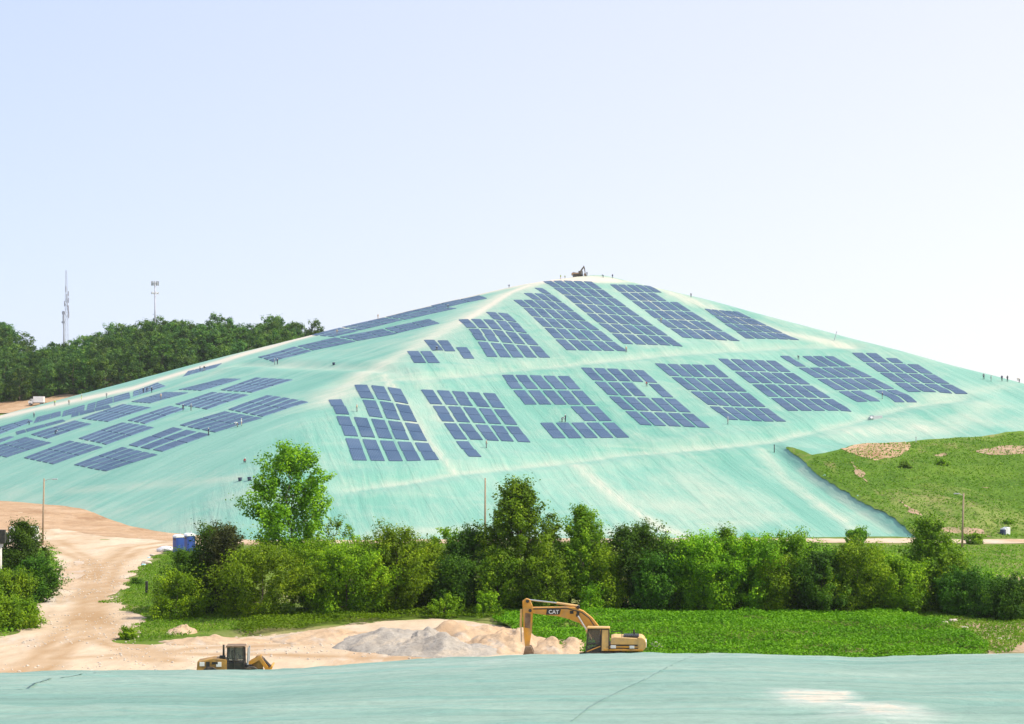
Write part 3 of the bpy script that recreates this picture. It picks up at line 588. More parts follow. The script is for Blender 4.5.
scatter('rough_grass', strip2, 16000, .24, L_GRS, 'rough yellow green grass among pale rocks at lower right', 'grass', zbase, lambda x, y: .15+.3*np.maximum(fbm(x/2, y/2, 2)-.4, 0), .5, .3)
fld = [(40, 322), (75, 318), (130, 320), (130, 262), (90, 240), (60, 245), (30, 300)]
scatter('field_weeds', fld, 26000, .4, L_GRS, 'flat field of coarse grass between the right track and the belt', 'grass', zbase, lambda x, y: .1+.1*fbm(x, y, 2), .6, .3)
bankl = [flat(*p) for p in [(-40, 600), (30, 590), (50, 575), (58, 560), (50, 548), (36, 552), (30, 600), (26, 625), (0, 640), (-40, 650)]]
scatter('verge_grass', bankl, 14000, .28, L_GRS, 'grassy verge around the cedar and bushes at left edge', 'grass', zbase, lambda x, y: .2+.3*fbm(x/2, y/2, 2), .5, .3)
spo = [(xbank(y)+3.2, y) for y in (340, 355, 370, 385, 402)]+[(p[0]+.5, p[1]-2) for p in E]+[(150, 440), (150, 340)]
scatter('hillside_weeds', spo, 24000, .5, L_GRS, 'patchy tall grass growing over the slope right of the covered hill', 'grass', lambda x, y: zland(x, y)+.1, lambda x, y: .3+1.7*np.maximum(fbm(x/11, y/7, 3)-.42, 0)*S((x-xbank(y)-5)/8)+.7*np.maximum(fbm(x/5+9, y/4, 3)-.5, 0), .7, .4, .2)
# the wood on the rise behind: every tree its own object, copied from eight grown ones
protos = []
for k in range(8):
    h = [14, 15, 13, 16, 14.5, 12.5, 16, 13.5][k]; o = empty('forest_tree', (0, 0, 0)); shape = ['round', 'round', 'round', 'poplar', 'mound', 'round', 'round', 'mound'][k]
    P, N, T, cl = crown_points(h, [5.0, 5.4, 5.8, 4.6, 5.2, 4.8, 4.6, 4.2][k], .06*h, shape, 75, 48, 1.45, .4)
    leaves('crown', P, N, .62*RNG.uniform(.6, 1.3, len(P)), T, L_FOR, o); trunk('trunk', h, .24, cl, o, 8); protos.append(o)
spots = []
yy = 691.
while yy < 800:
    xx = -248+RNG.uniform(0, 6)
    while xx < -58:
        sx, sy = xx+RNG.normal()*1.6, yy+RNG.normal()*1.8; z = Z1(sx, sy, zbase); px = HX+FPX*sx/sy; z -= 0; topy = HY-FPX*(z+15-CAMZ)/sy
        sky_y = np.interp(px, [0, 60, 130, 250, 400], [412, 398, 384, 349, 308])
        if -22 < px < 352 and topy < sky_y-2: spots.append((sx, sy, z, sky_y-topy))
        xx += 7.4
    yy += 9.0
spots.sort(key=lambda s: s[1]); spots = spots[:298]
used = set()
for i, (sx, sy, z, _) in enumerate(spots):
    k = int(RNG.integers(0, 8))
    if k in used: o = copy_tree(protos[k])
    else: o = protos[k]; used.add(k)
    o.location = (sx, sy, z-.3); o.rotation_euler = (0, 0, RNG.uniform(0, 6.28)); s = RNG.uniform(.68, 1.22); o.scale = (s*RNG.uniform(.9, 1.15), s*RNG.uniform(.9, 1.15), s)
    tag(o, 'dark green tree in the dense wood on the rise behind the covered hill', 'tree', 'trees of the dense wood on the far rise')
for k in range(8):
    if k not in used:
        for ch in list(protos[k].children): bpy.data.objects.remove(ch)
        bpy.data.objects.remove(protos[k])
# ------------------------------------------------------------------ solar arrays glued to the membrane
def hs(px, py):
    for k in range(60):
        dx = (px-HX)/FPX; dz = (HY-py)/FPX
        if (zhill(dx*D_, D_)-(CAMZ+dz*D_) > 0)[200:].any(): return hit(px, py, zhill)
        py += .5
    return hit(px, py, zhill)
def panel_mesh(q):
    """q: 4 plan corners of one panel (top-left, top-right, bottom-right, bottom-left)"""
    n = 3; V = []; UV = []
    for i in range(n):
        for j in range(n):
            u, v = j/(n-1), i/(n-1); p = q[0]*(1-u)*(1-v)+q[1]*u*(1-v)+q[2]*u*v+q[3]*(1-u)*v; V.append(p); UV.append((u, v))
    V = np.array(V); z = zhill(V[:, 0], V[:, 1])
    top = np.column_stack([V, z+.20]); low = np.column_stack([V, z-.02]); A = np.vstack([top, low])
    F = [(i*n+j, i*n+j+1, (i+1)*n+j+1, (i+1)*n+j) for i in range(n-1) for j in range(n-1)]
    rim = [0, 1, 2, 5, 8, 7, 6, 3]; F = [f[::-1] for f in F]
    F += [(rim[k], rim[(k+1) % 8], rim[(k+1) % 8]+9, rim[k]+9) for k in range(8)]
    me = bpy.data.meshes.new('solar_panel'); me.from_pydata(A.tolist(), [], F); uv = me.uv_layers.new(name='UVMap')
    for l in me.loops: uv.data[l.index].uv = UV[l.vertex_index % 9]
    return me
def array(quads, label, gc=.24, gr=.09, gp=.26, lx=None):
    """quads: list of (corner pixels A B C D, columns, rows, missing set, rows the quad spans)"""
    first = None; items = []
    for (A, B, C, D, nc, nr, miss, span) in quads:
        a, b, c, d = [np.array(hs(*p)) for p in (A, B, C, D)]
        P = lambda u, v: a*(1-u)*(1-v)+b*u*(1-v)+c*u*v+d*(1-u)*v
        for i in range(nc):
            for j in range(nr):
                if (i, j) in miss: continue
                pt = 1/(nc-gc); u0 = i*pt; w_ = pt*(1-gc)
                v0 = j/span; h_ = 1/span
                lo = v0+h_*(gp if j % 2 == 0 else gr*.5)*.5; hi = v0+h_*(1-(gp if j % 2 == 1 else gr*.5)*.5)
                jt = RNG.normal(size=2)*.02/nc
                items.append([P(u0+jt[0], lo), P(u0+w_+jt[0], lo), P(u0+w_+jt[0], hi), P(u0+jt[0], hi)])
    ctr = np.mean([np.mean(q, 0) for q in items], 0); o = empty('solar_array', (0, 0, 0)); tag(o, label, 'solar array', 'solar arrays on the covered hill')
    cz = Z1(*ctr, zhill); o.location = (*ctr, cz)
    for q in items:
        p = obj('solar_panel', panel_mesh(q), M_PV, o); p.location = (-ctr[0], -ctr[1], -cz)
    return o
R = lambda c, r: {(i, j) for i in c for j in r}
LOW = 'in lower right tier'; UPT = 'in upper right tier'
array([((361-32*0+0, 113-6, 0)[:0] or (321.7, 387.2), (400.3, 388.6), (438.9, 461.2), (354, 462.2), 5, 8, R([0], [0, 1])|R([1], range(4)), 8)], 'irregular array with stepped upper left corner, leftmost '+LOW)
array([((420.5, 389), (494, 393), (530.8, 443.7), (456, 440.5), 5, 8, R([1, 2, 3, 4], [6, 7]), 6)], 'array with one longer column at its left, second from left '+LOW)
array([((501.1, 374.8), (567.7, 375.6), (630, 438.6), (554.2, 439.6), 5, 8, R([0, 1, 2], [4, 5]), 8)], 'array with an open notch in its left half, third from left '+LOW)
array([((580.4, 367.4), (642.6, 370), (710.7, 429), (641.4, 425.9), 5, 8, R([3], [2, 3]), 8)], 'array with one missing pair near its top right, where red shirted worker kneels')
array([((654, 362.8), (713, 364.5), (787.7, 422.8), (730.3, 420.8), 5, 8, set(), 8)], 'complete large array right of the one with a missing pair, fifth '+LOW)
array([((717.6, 358), (774, 360.5), (853, 413.3), (789.8, 411.8), 5, 8, set(), 8)], 'complete large array, sixth from left '+LOW)
array([((779.4, 355.4), (832, 356), (918.3, 403.8), (859.5, 402.9), 5, 8, {(1, 0), (1, 1), (2, 6), (2, 7)}, 8)], 'array with small gaps at top and bottom, seventh from left '+LOW)
array([((851.5, 352.4), (902, 353.9), (968.8, 394.9), (910, 392.5), 4, 8, R([3], [0, 1])|R([2, 3], [0]), 8)], 'array with stepped right edge, rightmost '+LOW)
array([((423.7, 339.7), (433.6, 339.7), (444, 351.4), (433, 351.4), 1, 2, set(), 2), ((437, 340.2), (447, 340.2), (456, 352.3), (446, 352.3), 1, 2, set(), 2), ((455.5, 347), (466, 347), (475.5, 359.6), (465.3, 359.6), 1, 2, set(), 2),
       ((406.5, 350.9), (417.3, 350.9), (427, 364), (415.3, 364), 1, 2, set(), 2), ((420, 351), (430, 351), (440.6, 364), (429.3, 364), 1, 2, set(), 2)], 'small scattered array of five short columns, leftmost '+UPT, .08)
array([((450, 313.5), (507, 313.5), (551, 358.8), (487.8, 358), 5, 8, R([0, 1, 2], [0, 1]), 8)], 'array with two tall columns at its right, second from left '+UPT)
array([((495.2, 288.1), (541, 288.1), (628, 352.4), (567.7, 351), 5, 14, R(range(4), [0, 1])|R([0, 1], [2, 3]), 14)], 'long array with stair stepped top, third from left '+UPT)
array([((543, 281.5), (591, 281.5), (684, 347.8), (624.9, 344.5), 5, 14, set(), 14)], 'longest complete array running down from just below the summit')
array([((609.6, 284.3), (649, 285.6), (741, 342), (683.3, 338.2), 5, 12, R([4], [2, 3]), 12)], 'long array right of the summit, fifth from left '+UPT)
array([((704, 308.6), (737, 311.6), (800, 340.8), (746.7, 339), 5, 8, set(), 8)], 'shorter array on the right shoulder, rightmost '+UPT)
LF = [((122.7, 447.3), (158, 455), (106, 471.5), (73.4, 465.3), 'array nearest the camera at the very bottom of the left slope'),
      ((70.3, 441), (103, 447.5), (53, 464.7), (23.4, 458.3), 'array second from left in the lowest row of the left slope'),
      ((25.8, 437.2), (52, 442.9), (6, 457.7), (-20, 452), 'array cut by the picture edge in the lowest row of the left slope'),
      ((173.4, 427.5), (210.5, 434.7), (162, 452), (128, 445.4), 'array third from left in the lowest row, with worker in dark clothes at its corner'),
      ((225, 411.6), (262.5, 418.2), (214.8, 432.7), (179.7, 425.6), 'array below two pale clothed workers in the lowest row of the left slope'),
      ((267.2, 395.5), (308.5, 402.4), (262.5, 417.1), (228, 409.8), 'array at upper right end of the lowest row of the left slope'),
      ((256.3, 377.8), (293.5, 380), (251.6, 393), (220.3, 390.3), 'array at upper right end of the second row of the left slope'),
      ((212.5, 392.3), (249, 395.2), (206.3, 409.7), (175, 404.4), 'array second from the upper right end of the second row, behind two workers'),
      ((170.3, 406.2), (186, 409), (144.5, 424.3), (127.3, 420.8), 'narrow array in the middle of the second row of the left slope'),
      ((122.7, 422.8), (154.5, 427.7), (106, 445.2), (78, 438.8), 'wide array in the middle of the second row of the left slope'),
      ((123.4, 404.4), (151.5, 407.7), (107.8, 422.1), (81.3, 418.8), 'array in the middle of the third row of the left slope'),
      ((75, 420.8), (92, 424.2), (47, 439), (30.5, 434.8), 'narrow array toward the left end of the second row of the left slope'),
      ((165.6, 392.3), (188.5, 392.9), (150, 403.5), (131, 402), 'pale array in the third row, below the trio of workers on the left slope'),
      ((223.4, 378.8), (241, 379.1), (201, 391), (178, 390), 'pale washed out array at upper right end of the third row of the left slope'),
      ((10, 436.6), (14.5, 437.2), (-5, 445), (-10, 442.6), 'small array corner at picture edge above the lowest row')]
for a_, b_, c_, d_, l in LF: array([(a_, b_, c_, d_, 5 if 'narrow' not in l and 'corner' not in l else 3, 4, set(), 4)], l, .26, .06, .10)
ST = [((28, 419.2), (33.6, 421.4), (0, 434.4), (-9, 430), 'strip array at left picture edge near the ridge'), ((61, 411.5), (61, 416), (33.6, 423.6), (36.7, 417.6), 'strip array second from left along the ridge'),
      ((85, 405), (84.4, 411), (62, 417), (63.5, 411.5), 'strip array third from left along the ridge'), ((129.7, 392.6), (131, 398.2), (86.5, 410.3), (88, 404.5), 'long strip array along the ridge below the haul road'),
      ((158, 382.8), (166, 386.3), (133, 396.8), (133.5, 391.6), 'strip array beside the trio of workers near the ridge'), ((63, 419.7), (66, 421.2), (17, 435), (15.6, 432.3), 'thin strip array under the second ridge strip'),
      ((109, 405), (111.5, 407.6), (71, 417.4), (72, 414.3), 'thin strip array under the third ridge strip'), ((222, 363.5), (216, 367.6), (183, 376.8), (188, 371.5), 'faint thin strip array by two workers high on the ridge'),
      ((294.7, 346.9), (311.5, 351.2), (273.6, 362.2), (258, 357.3), 'lower left array of the upper left tier, above the bench'), ((335.3, 337.8), (356, 341.6), (313, 350.5), (297.8, 346.4), 'second array of the upper left tier, above the bench'),
      ((429.4, 319.2), (440, 323.6), (398, 333.3), (385, 328.5), 'upper array nearest the hip of the hill, left side'), ((383, 329.2), (397, 333.7), (358, 341), (340, 337.2), 'middle array of the lower band below the left skyline'),
      ((479.4, 295.6), (487.5, 298.6), (441, 308.8), (431, 306), 'topmost array on left side close to the summit'), ((430, 306.8), (457, 308.4), (405, 319.7), (386, 317.2), 'array behind the dark clothed worker below left skyline'),
      ((384, 317.8), (403, 320.2), (361, 330.2), (342, 327.4), 'array of upper band below the lone skyline figure'), ((340, 328), (359, 330.8), (334, 336.8), (312, 335.2), 'lowest array of the upper band below the left skyline')]
for a_, b_, c_, d_, l in ST: array([(a_, b_, c_, d_, 3, 5, set(), 5)], l, .26, .06, .12)

# ------------------------------------------------------------------ people on the hill
def body(pose):
    if pose == 'stand':
        J = [(0, 0, .95), (0, 0, 1.15), (0, .01, 1.38), (0, .02, 1.52), (0, .03, 1.64), (0, .03, 1.74), (.2, .0, 1.42), (.27, .04, 1.14), (.28, .16, .92), (-.2, 0, 1.42), (-.27, .02, 1.14), (-.26, .12, .92), (.1, 0, .88), (.13, .04, .48), (.14, 0, .08), (.15, .15, .04), (-.1, 0, .88), (-.13, .02, .48), (-.15, -.03, .08), (-.16, .12, .04)]
    elif pose == 'bend':
        J = [(0, -.15, .92), (0, .02, 1.05), (0, .26, 1.14), (0, .38, 1.12), (0, .47, 1.08), (0, .56, 1.04), (.2, .27, 1.08), (.22, .34, .78), (.18, .42, .52), (-.2, .27, 1.08), (-.22, .33, .78), (-.16, .44, .52), (.1, -.14, .85), (.13, -.06, .47), (.14, -.12, .08), (.15, .04, .04), (-.1, -.14, .85), (-.13, -.03, .47), (-.15, -.14, .08), (-.16, .02, .04)]
    elif pose == 'crouch':
        J = [(0, -.2, .42), (0, -.1, .6), (0, .06, .80), (0, .14, .90), (0, .2, .98), (0, .22, 1.07), (.2, .06, .80), (.24, .2, .58), (.18, .4, .42), (-.2, .06, .80), (-.24, .2, .58), (-.16, .42, .40), (.11, -.16, .40), (.17, .2, .50), (.15, .0, .08), (.16, .15, .04), (-.11, -.16, .40), (-.17, .22, .48), (-.15, .02, .08), (-.16, .17, .04)]
    else:
        J = [(0, 0, .93), (0, .02, 1.13), (0, .05, 1.36), (0, .08, 1.5), (0, .1, 1.62), (0, .11, 1.72), (.2, .04, 1.40), (.26, .2, 1.16), (.24, .38, 1.02), (-.2, .04, 1.40), (-.27, -.12, 1.14), (-.27, -.1, .9), (.1, 0, .86), (.12, .22, .50), (.13, .28, .09), (.13, .43, .04), (-.1, 0, .86), (-.12, -.05, .47), (-.13, -.36, .14), (-.13, -.26, .04)]
    Eg = [(0, 1), (1, 2), (2, 3), (3, 4), (4, 5), (2, 6), (6, 7), (7, 8), (2, 9), (9, 10), (10, 11), (0, 12), (12, 13), (13, 14), (14, 15), (0, 16), (16, 17), (17, 18), (18, 19)]
    Rr = [.15, .15, .17, .065, .11, .085, .08, .055, .045, .08, .055, .045, .11, .075, .055, .05, .11, .075, .055, .05]
    me = bpy.data.meshes.new('person'); me.from_pydata(J, Eg, []); o = bpy.data.objects.new('tmp', me); COL.objects.link(o)
    sk = o.modifiers.new('skin', 'SKIN'); 
    for v, r in zip(me.skin_vertices[0].data, Rr): v.radius = (r, r)
    me.skin_vertices[0].data[0].use_root = True
    ss = o.modifiers.new('sub', 'SUBSURF'); ss.levels = ss.render_levels = 1
    dg = bpy.context.evaluated_depsgraph_get(); dg.update(); res = bpy.data.meshes.new_from_object(o.evaluated_get(dg)); bpy.data.objects.remove(o)
    Jn = np.array(J); res.materials.clear()
    part = [2, 1, 1, 0, 0, 0, 1, 1, 0, 1, 1, 0, 2, 2, 3, 3, 2, 2, 3, 3]
    Pc = np.array([p.center[:] for p in res.polygons]); best = np.full(len(Pc), 9e9); ip = np.zeros(len(Pc), int)
    for k in range(len(Jn)):
        d = np.linalg.norm(Pc-Jn[k], axis=1)-Rr[k]; m = d < best; best[m] = d[m]; ip[m] = part[k]
    for p, k in zip(res.polygons, ip): p.material_index = int(k); p.use_smooth = True
    return res, Vector(J[5]), (Vector(J[5])-Vector(J[4])).normalized()
PB = {k: body(k) for k in ('stand', 'bend', 'crouch', 'walk')}
def person(px, py, pose, shirt, pants, label, rz=None, sc=1.0, hat=True):
    x, y = hs(px, py); z = Z1(x, y); me = PB[pose][0].copy()
    o = obj('person', me, [M_SKIN, shirt, pants, C_DARK]); o.location = (x, y, z-.02); o.rotation_euler = (0, 0, RNG.uniform(0, 6.28) if rz is None else rz); o.scale = (sc,)*3
    tag(o, label, 'person', 'workers on the covered hill')
    if hat:
        h = MB().ball(PB[pose][1]-PB[pose][2]*.02, .125, 2, (1, 1.1, .8)).build('hard_hat', M_HAT, o, True)
    return o
for a_ in [(151.6, 392.6, 'stand', C_DARK, C_NAVY, 'right figure of the trio standing by the ridge strip on left slope'), (143.4, 393.4, 'stand', C_NAVY, C_DARK, 'left figure of the trio standing by the ridge strip on left slope'),
           (147, 391.5, 'bend', C_DARK, C_DARK, 'bent figure in the middle of the trio on the left slope'), (161, 399.5, 'stand', C_TAN, C_GREY, 'pale worker standing on pale array in third row'),
           (183, 411, 'walk', C_NAVY, C_DARK, 'dark clothed worker leaning between narrow and second row arrays'), (191, 410.5, 'stand', C_GREY, C_GREY, 'grey clothed worker right of the leaning dark worker'),
           (208.6, 435.4, 'stand', C_NAVY, C_DARK, 'dark clothed worker standing at lower corner of the third lowest array'), (237, 427, 'bend', C_WHITE, C_TAN, 'bent pale worker, left of the pair below lowest row array'),
           (241.5, 426, 'stand', C_WHITE, C_TAN, 'upright pale worker, right of the pair below lowest row array'), (200, 371.2, 'stand', C_GREY, C_DARK, 'left worker of the pair high on the left ridge'),
           (204.3, 371, 'walk', C_DARK, C_GREY, 'right worker of the pair high on the left ridge'), (277.5, 364.4, 'stand', C_DARK, C_NAVY, 'dark worker standing on the bench by lower left array'),
           (274.6, 364.6, 'stand', C_GREY, C_GREY, 'faint grey worker beside dark worker on the bench'), (34, 417.5, 'stand', C_GREY, C_NAVY, 'worker by first ridge strip near left picture edge'),
           (29, 425, 'bend', C_DARK, C_NAVY, 'bent dark worker below the first ridge strip'), (69, 405, 'stand', C_TAN, C_GREY, 'tan shirted figure above the third ridge strip'),
           (81.5, 399.4, 'stand', C_GREY, C_GRN, 'figure with lime trousers near the haul road edge'), (106.5, 398, 'stand', C_GREY, C_GREY, 'lone grey figure above the long ridge strip'),
           (55.5, 434.4, 'bend', C_DARK, C_DARK, 'bent worker on the narrow array at left end of second row'), (54.8, 405.5, 'stand', C_GRN, C_GREY, 'small lime shirted figure on the pale ridge edge at left'),
           (337, 334.4, 'walk', C_TAN, C_GREY, 'tan figure walking above the second upper left array'), (378, 317.5, 'stand', C_TAN, C_TAN, 'lone pale figure standing on the left skyline'),
           (448, 309.3, 'stand', C_DARK, C_NAVY, 'dark clothed worker below the left skyline near summit'), (509, 286, 'bend', C_DARK, C_DARK, 'dark crouched worker on skyline just left of summit'),
           (436.5, 350.6, 'bend', C_NAVY, C_DARK, 'bent dark worker on the small scattered array'), (565.4, 422, 'stand', C_DARK, C_NAVY, 'dark worker standing in the notch of the third array'),
           (562.3, 422, 'bend', C_GREY, C_GREY, 'bent grey worker left of the dark worker in the notch'), (646.5, 386.4, 'bend', C_RED, C_NAVY, 'worker in red shirt kneeling at the missing panels of the fourth array'),
           (661, 322.8, 'stand', C_TAN, C_GREY, 'tan worker between the longest array and the next array'), (626.3, 352.4, 'stand', C_TAN, C_GREY, 'worker at the bottom corner of the stair stepped array'),
           (691, 297.4, 'stand', C_GREY, C_NAVY, 'lone figure on the right skyline above rightmost upper array'), (727.8, 424.4, 'stand', C_GREY, C_GREY, 'grey worker below the fifth lower array'),
           (560.6, 274.6, 'stand', C_GRN, C_TAN, 'lime vested worker left of the small excavator on the summit'), (565, 274.4, 'bend', C_GRN, C_GREY, 'bent lime vested worker by the small excavator on the summit'),
           (587, 276, 'stand', C_GREY, C_DARK, 'grey worker just right of the small excavator on the summit'), (603, 277.6, 'bend', C_DARK, C_NAVY, 'bent dark worker on the summit right of the excavator'),
           (612.5, 278.4, 'stand', C_NAVY, C_NAVY, 'navy clothed worker farthest right on the summit'), (798.5, 359.4, 'bend', C_GREY, C_NAVY, 'bent worker in the gap at the top of the seventh array'),
           (882.4, 399, 'stand', C_DARK, C_GREY, 'dark shirted worker at the bottom gap of the seventh array'), (983.7, 379.5, 'stand', C_GREY, C_DARK, 'leftmost of the group near the right picture edge'),
           (991, 381.3, 'stand', C_GREY, C_GREY, 'grey worker second from left in the group near the right edge'), (1002, 381.4, 'walk', C_NAVY, C_DARK, 'walking figure second from right in the group at right edge'),
           (1007.5, 381.6, 'stand', C_DARK, C_DARK, 'rightmost dark figure of the group near the right picture edge'), (357, 411.6, 'stand', C_TAN, C_GREY, 'tan worker in the stepped corner of the irregular array'),
           (486.3, 448, 'stand', C_TAN, C_GREY, 'tan worker beside the longer column of the second array'), (244.5, 463, 'crouch', C_RED, C_NAVY, 'worker with red top crouching on the bare membrane at left'),
           (1019, 379, 'bend', C_TAN, C_DARK, 'bent figure on the skyline at the very right edge')]:
    person(*a_, sc=1.12 if a_[1] > 330 else 1.0)
for px, py, lb in [(240, 481, 'left one of two dark buckets on the bare membrane'), (249.3, 480.5, 'right one of two dark buckets on the bare membrane'), (333.7, 365, 'dark bucket standing alone on the upper bench')]:
    x, y = hs(px, py); o = empty('bucket', (x, y, Z1(x, y))); tag(o, lb, 'bucket')
    MB().tube((0, 0, 0), (0, 0, .75), .36, .46, 14).build('container', C_NAVY, o, True); MB().tube((0, 0, .74), (0, 0, .8), .49, .49, 14).build('rim', M_BLK, o)
for px, py, h, lean, lb in [(774.3, 452.5, 1.9, 0, 'dark marker post above the drain at foot of right arrays'), (916, 444.5, 1.9, 0, 'pale marker post at the top of the grassy slope'), (834, 340.6, 2.9, .9, 'leaning marker pole on the right skyline'),
                            (791, 421, 0, 0, ''), (658, 533, 1.3, 0, 'short white post at foot of the covered hill')]:
    if not h: continue
    x, y = hs(px, py); o = MB().tube((0, 0, -.2), (lean, 0, h), .12, .1, 8).tube((lean*.96, 0, h*.96), (lean*1.02, 0, h*1.03), .15, .15, 8).build('marker_post', M_WHT if 'white' in lb else (M_GREY if 'pale' in lb or 'lean' in lb else M_BLK)); o.location = (x, y, Z1(x, y)); tag(o, lb, 'post')
# ------------------------------------------------------------------ machines
def letters(txt, size, mat, parent, loc, rot, name='lettering', ext=.012):
    c = bpy.data.curves.new(name, 'FONT'); c.body = txt; c.size = size; c.extrude = ext; c.align_x = 'CENTER'; c.align_y = 'CENTER'; c.offset = size*.02
    t = bpy.data.objects.new('tmp', c); COL.objects.link(t); dg = bpy.context.evaluated_depsgraph_get(); dg.update()
    me = bpy.data.meshes.new_from_object(t.evaluated_get(dg)); bpy.data.objects.remove(t); me.materials.clear()
    o = obj(name, me, mat, parent); o.location = loc; o.rotation_euler = rot; return o
def excavator(loc, rz, label, boomp, stick, bucket, sc=1.0, cyls=None, mark=True, group=None, paint=None):
    Y, Yp = paint or (M_YEL, M_YEL2)
    o = empty('excavator', loc, rz, sc); tag(o, label, 'excavator', group)
    for s in (-1, 1):                                     # track: long rounded belt with rollers
        t = MB(); pts = []
        for k in range(13): a = math.pi/2+math.pi*k/12; pts.append((-1.75+.46*math.cos(a), .5+.46*math.sin(a)))
        for k in range(13): a = -math.pi/2+math.pi*k/12; pts.append((1.75+.46*math.cos(a), .5+.46*math.sin(a)))
        t.prism(pts, s*1.25-.32, s*1.25+.32)
        for k in range(22): t.box((-2.1+k*.2, s*1.25, .97), (.12, .66, .05)); t.box((-2.1+k*.2, s*1.25, .035), (.12, .66, .05))
        tr = t.build('track', M_RUB, o)
        r = MB()
        for k in range(6): r.tube((-1.45+k*.58, s*1.25-.36, .35), (-1.45+k*.58, s*1.25+.36, .35), .17, n=12)
        for k in (-1.75, 1.75): r.tube((k, s*1.25-.37, .5), (k, s*1.25+.37, .5), .33, n=14)
        r.build('roller', M_BLK, tr)
    MB().box((0, 0, .62), (2.2, 2.0, .5), bev=.08).tube((0, 0, .8), (0, 0, 1.12), .75, n=20).build('undercarriage', M_BLK, o)
    MB().prism([(-1.1, 1.12), (2.55, 1.12), (2.55, 1.32), (-1.1, 1.32)], -1.42, 1.42, .03).build('deck', Y, o)
    MB().prism([(-.45, 1.72), (2.35, 1.72), (2.42, 2.0), (2.3, 2.3), (-.1, 2.42), (-.45, 2.3)], -1.38, 1.38, .06).build('engine_hood', Yp, o)
    MB().prism([(-.9, 1.325), (2.2, 1.325), (2.2, 1.72), (-.9, 1.72)], -1.34, 1.34, .02).build('side_panel', M_BLK, o)
    v = MB(); v.prism([(-.85, 1.44), (2.25, 1.44), (2.25, 1.58), (-.85, 1.58)], -1.40, -1.345); v.build('side_stripe', Y, o)
    cw = []
    for k in range(11): a = -math.pi/2+math.pi*k/10; cw.append((2.35+.55*math.cos(a), 1.75+.68*math.sin(a)))
    MB().prism([(2.1, 1.07)]+cw+[(2.1, 2.43)], -1.40, 1.40, .08).build('counterweight', Yp, o)
    MB().prism([(2.55, 1.35), (2.93, 1.45), (2.93, 1.95), (2.7, 2.1)], -1.2, 1.2, .03).build('rear_plate', M_WHT, o)
    gr = MB(); gr.box((1.5, -.2, 2.42), (1.45, 1.7, .20), bev=.03)
    for k in range(7): gr.box((.92+k*.19, -.2, 2.545), (.07, 1.6, .07))
    gr.build('air_grille', M_BLK, o)
    MB().tube((1.75, .5, 2.3), (1.75, .5, 2.95), .09, .08, 10).build('exhaust_pipe', M_BLK, o)
    MB().box((-.2, -1.43, 1.52), (.5, .05, .28), bev=.02).box((1.55, -1.43, 1.5), (.45, .05, .26), bev=.02).build('marking_plate', M_WHT, o)
    # cab
    cb = MB(); y0, y1 = -1.42, -.42
    for (a, b) in [((-2.75, .9), (-2.55, 3.2)), ((-1.35, .9), (-1.3, 3.2)), ((-.6, 1.1), (-.6, 3.15))]:
        for yy_ in (y0+.05, y1-.05): cb.tube((a[0], yy_, a[1]), (b[0], yy_, b[1]), .065, n=6)
    for yy_ in (y0+.05, y1-.05):
        cb.tube((-2.72, yy_, .95), (-.6, yy_, .95), .07, n=6); cb.tube((-2.66, yy_, 1.75), (-1.3, yy_, 1.75), .05, n=6); cb.tube((-2.56, yy_, 3.18), (-.6, yy_, 3.18), .07, n=6)
    cab = cb.build('cab', M_BLK, o)
    MB().prism([(-1.32, 1.1), (-.55, 1.1), (-.55, 3.1), (-1.28, 3.1)], y0+.02, y1-.02, .05).build('cab_rear', Yp, cab)
    MB().prism([(-2.7, .92), (-1.36, .92), (-1.36, 1.68), (-2.68, 1.2)], y0+.06, y1-.06, .02).build('cab_door_panel', M_BLK, cab)
    MB().prism([(-2.62, 1.25), (-1.40, 1.74), (-1.40, 3.12), (-2.52, 3.12)], y0+.09, y1-.09).build('window', M_GLASS, cab)
    MB().prism([(-2.75, 3.2), (-.5, 3.2), (-.52, 3.34), (-2.6, 3.36)], y0-.03, y1+.03, .05).build('cab_roof', Yp, cab)
    MB().box((-1.7, -.9, 1.75), (.5, .5, .12), bev=.03).box((-1.45, -.9, 2.15), (.14, .5, .75), bev=.04).build('seat', M_RED_S, cab)
    MB().tube((-2.75, y0+.08, 1.0), (-1.4, y0+.02, 1.55), .05, n=6).build('door_rail', Y, cab)
    # boom, stick, bucket
    bm_ = MB().prism(boomp, .0, .62, .05).build('boom', Y, o)
    if mark:
        xs_ = [p[0] for p in boomp]; MB().prism([(-6.6, 4.33), (-5.3, 4.36), (-5.15, 4.85), (-6.5, 4.86)], -.012, .02).build('marking', M_BLK, bm_)
        letters('CAT', .50, M_WHT, bm_, (-5.85, -.026, 4.59), (math.pi/2, 0, 0))
        MB().box((-4.15, -.01, 4.58), (.35, .03, .3)).box((-3.55, -.01, 4.5), (.28, .03, .3)).build('service_plate', M_BLK, bm_)
    st = MB().prism(stick, .06, .56, .04).build('stick', Y, o)
    if mark:
        hz_ = MB(); ln = [(-1.9, 3.2), (-2.5, 4.1), (-3.2, 4.62), (-4.6, 4.98), (-7.8, 4.9)]
        for yy_ in (-.05, -.09):
            for a_, b_ in zip(ln[:-1], ln[1:]): hz_.tube((a_[0], yy_, a_[1]-.1-yy_), (b_[0], yy_, b_[1]-.1-yy_), .035, n=6)
        hz_.build('hydraulic_hose', M_BLK, bm_)
        pp = MB()
        for (px_, pz_) in ((-8.1, 4.72), (-8.35, 5.6), (-3.6, 4.3), (-3.55, 5.05)): pp.tube((px_, -.06, pz_), (px_, .68, pz_), .16, n=12)
        pp.build('pivot_pin', M_BLK, bm_)
        MB().prism([(-8.62, 3.1), (-8.1, 3.0), (-8.05, 4.4), (-8.55, 4.5)], .03, .06).build('wear_patch', M_RUST, st)
        rl = MB()
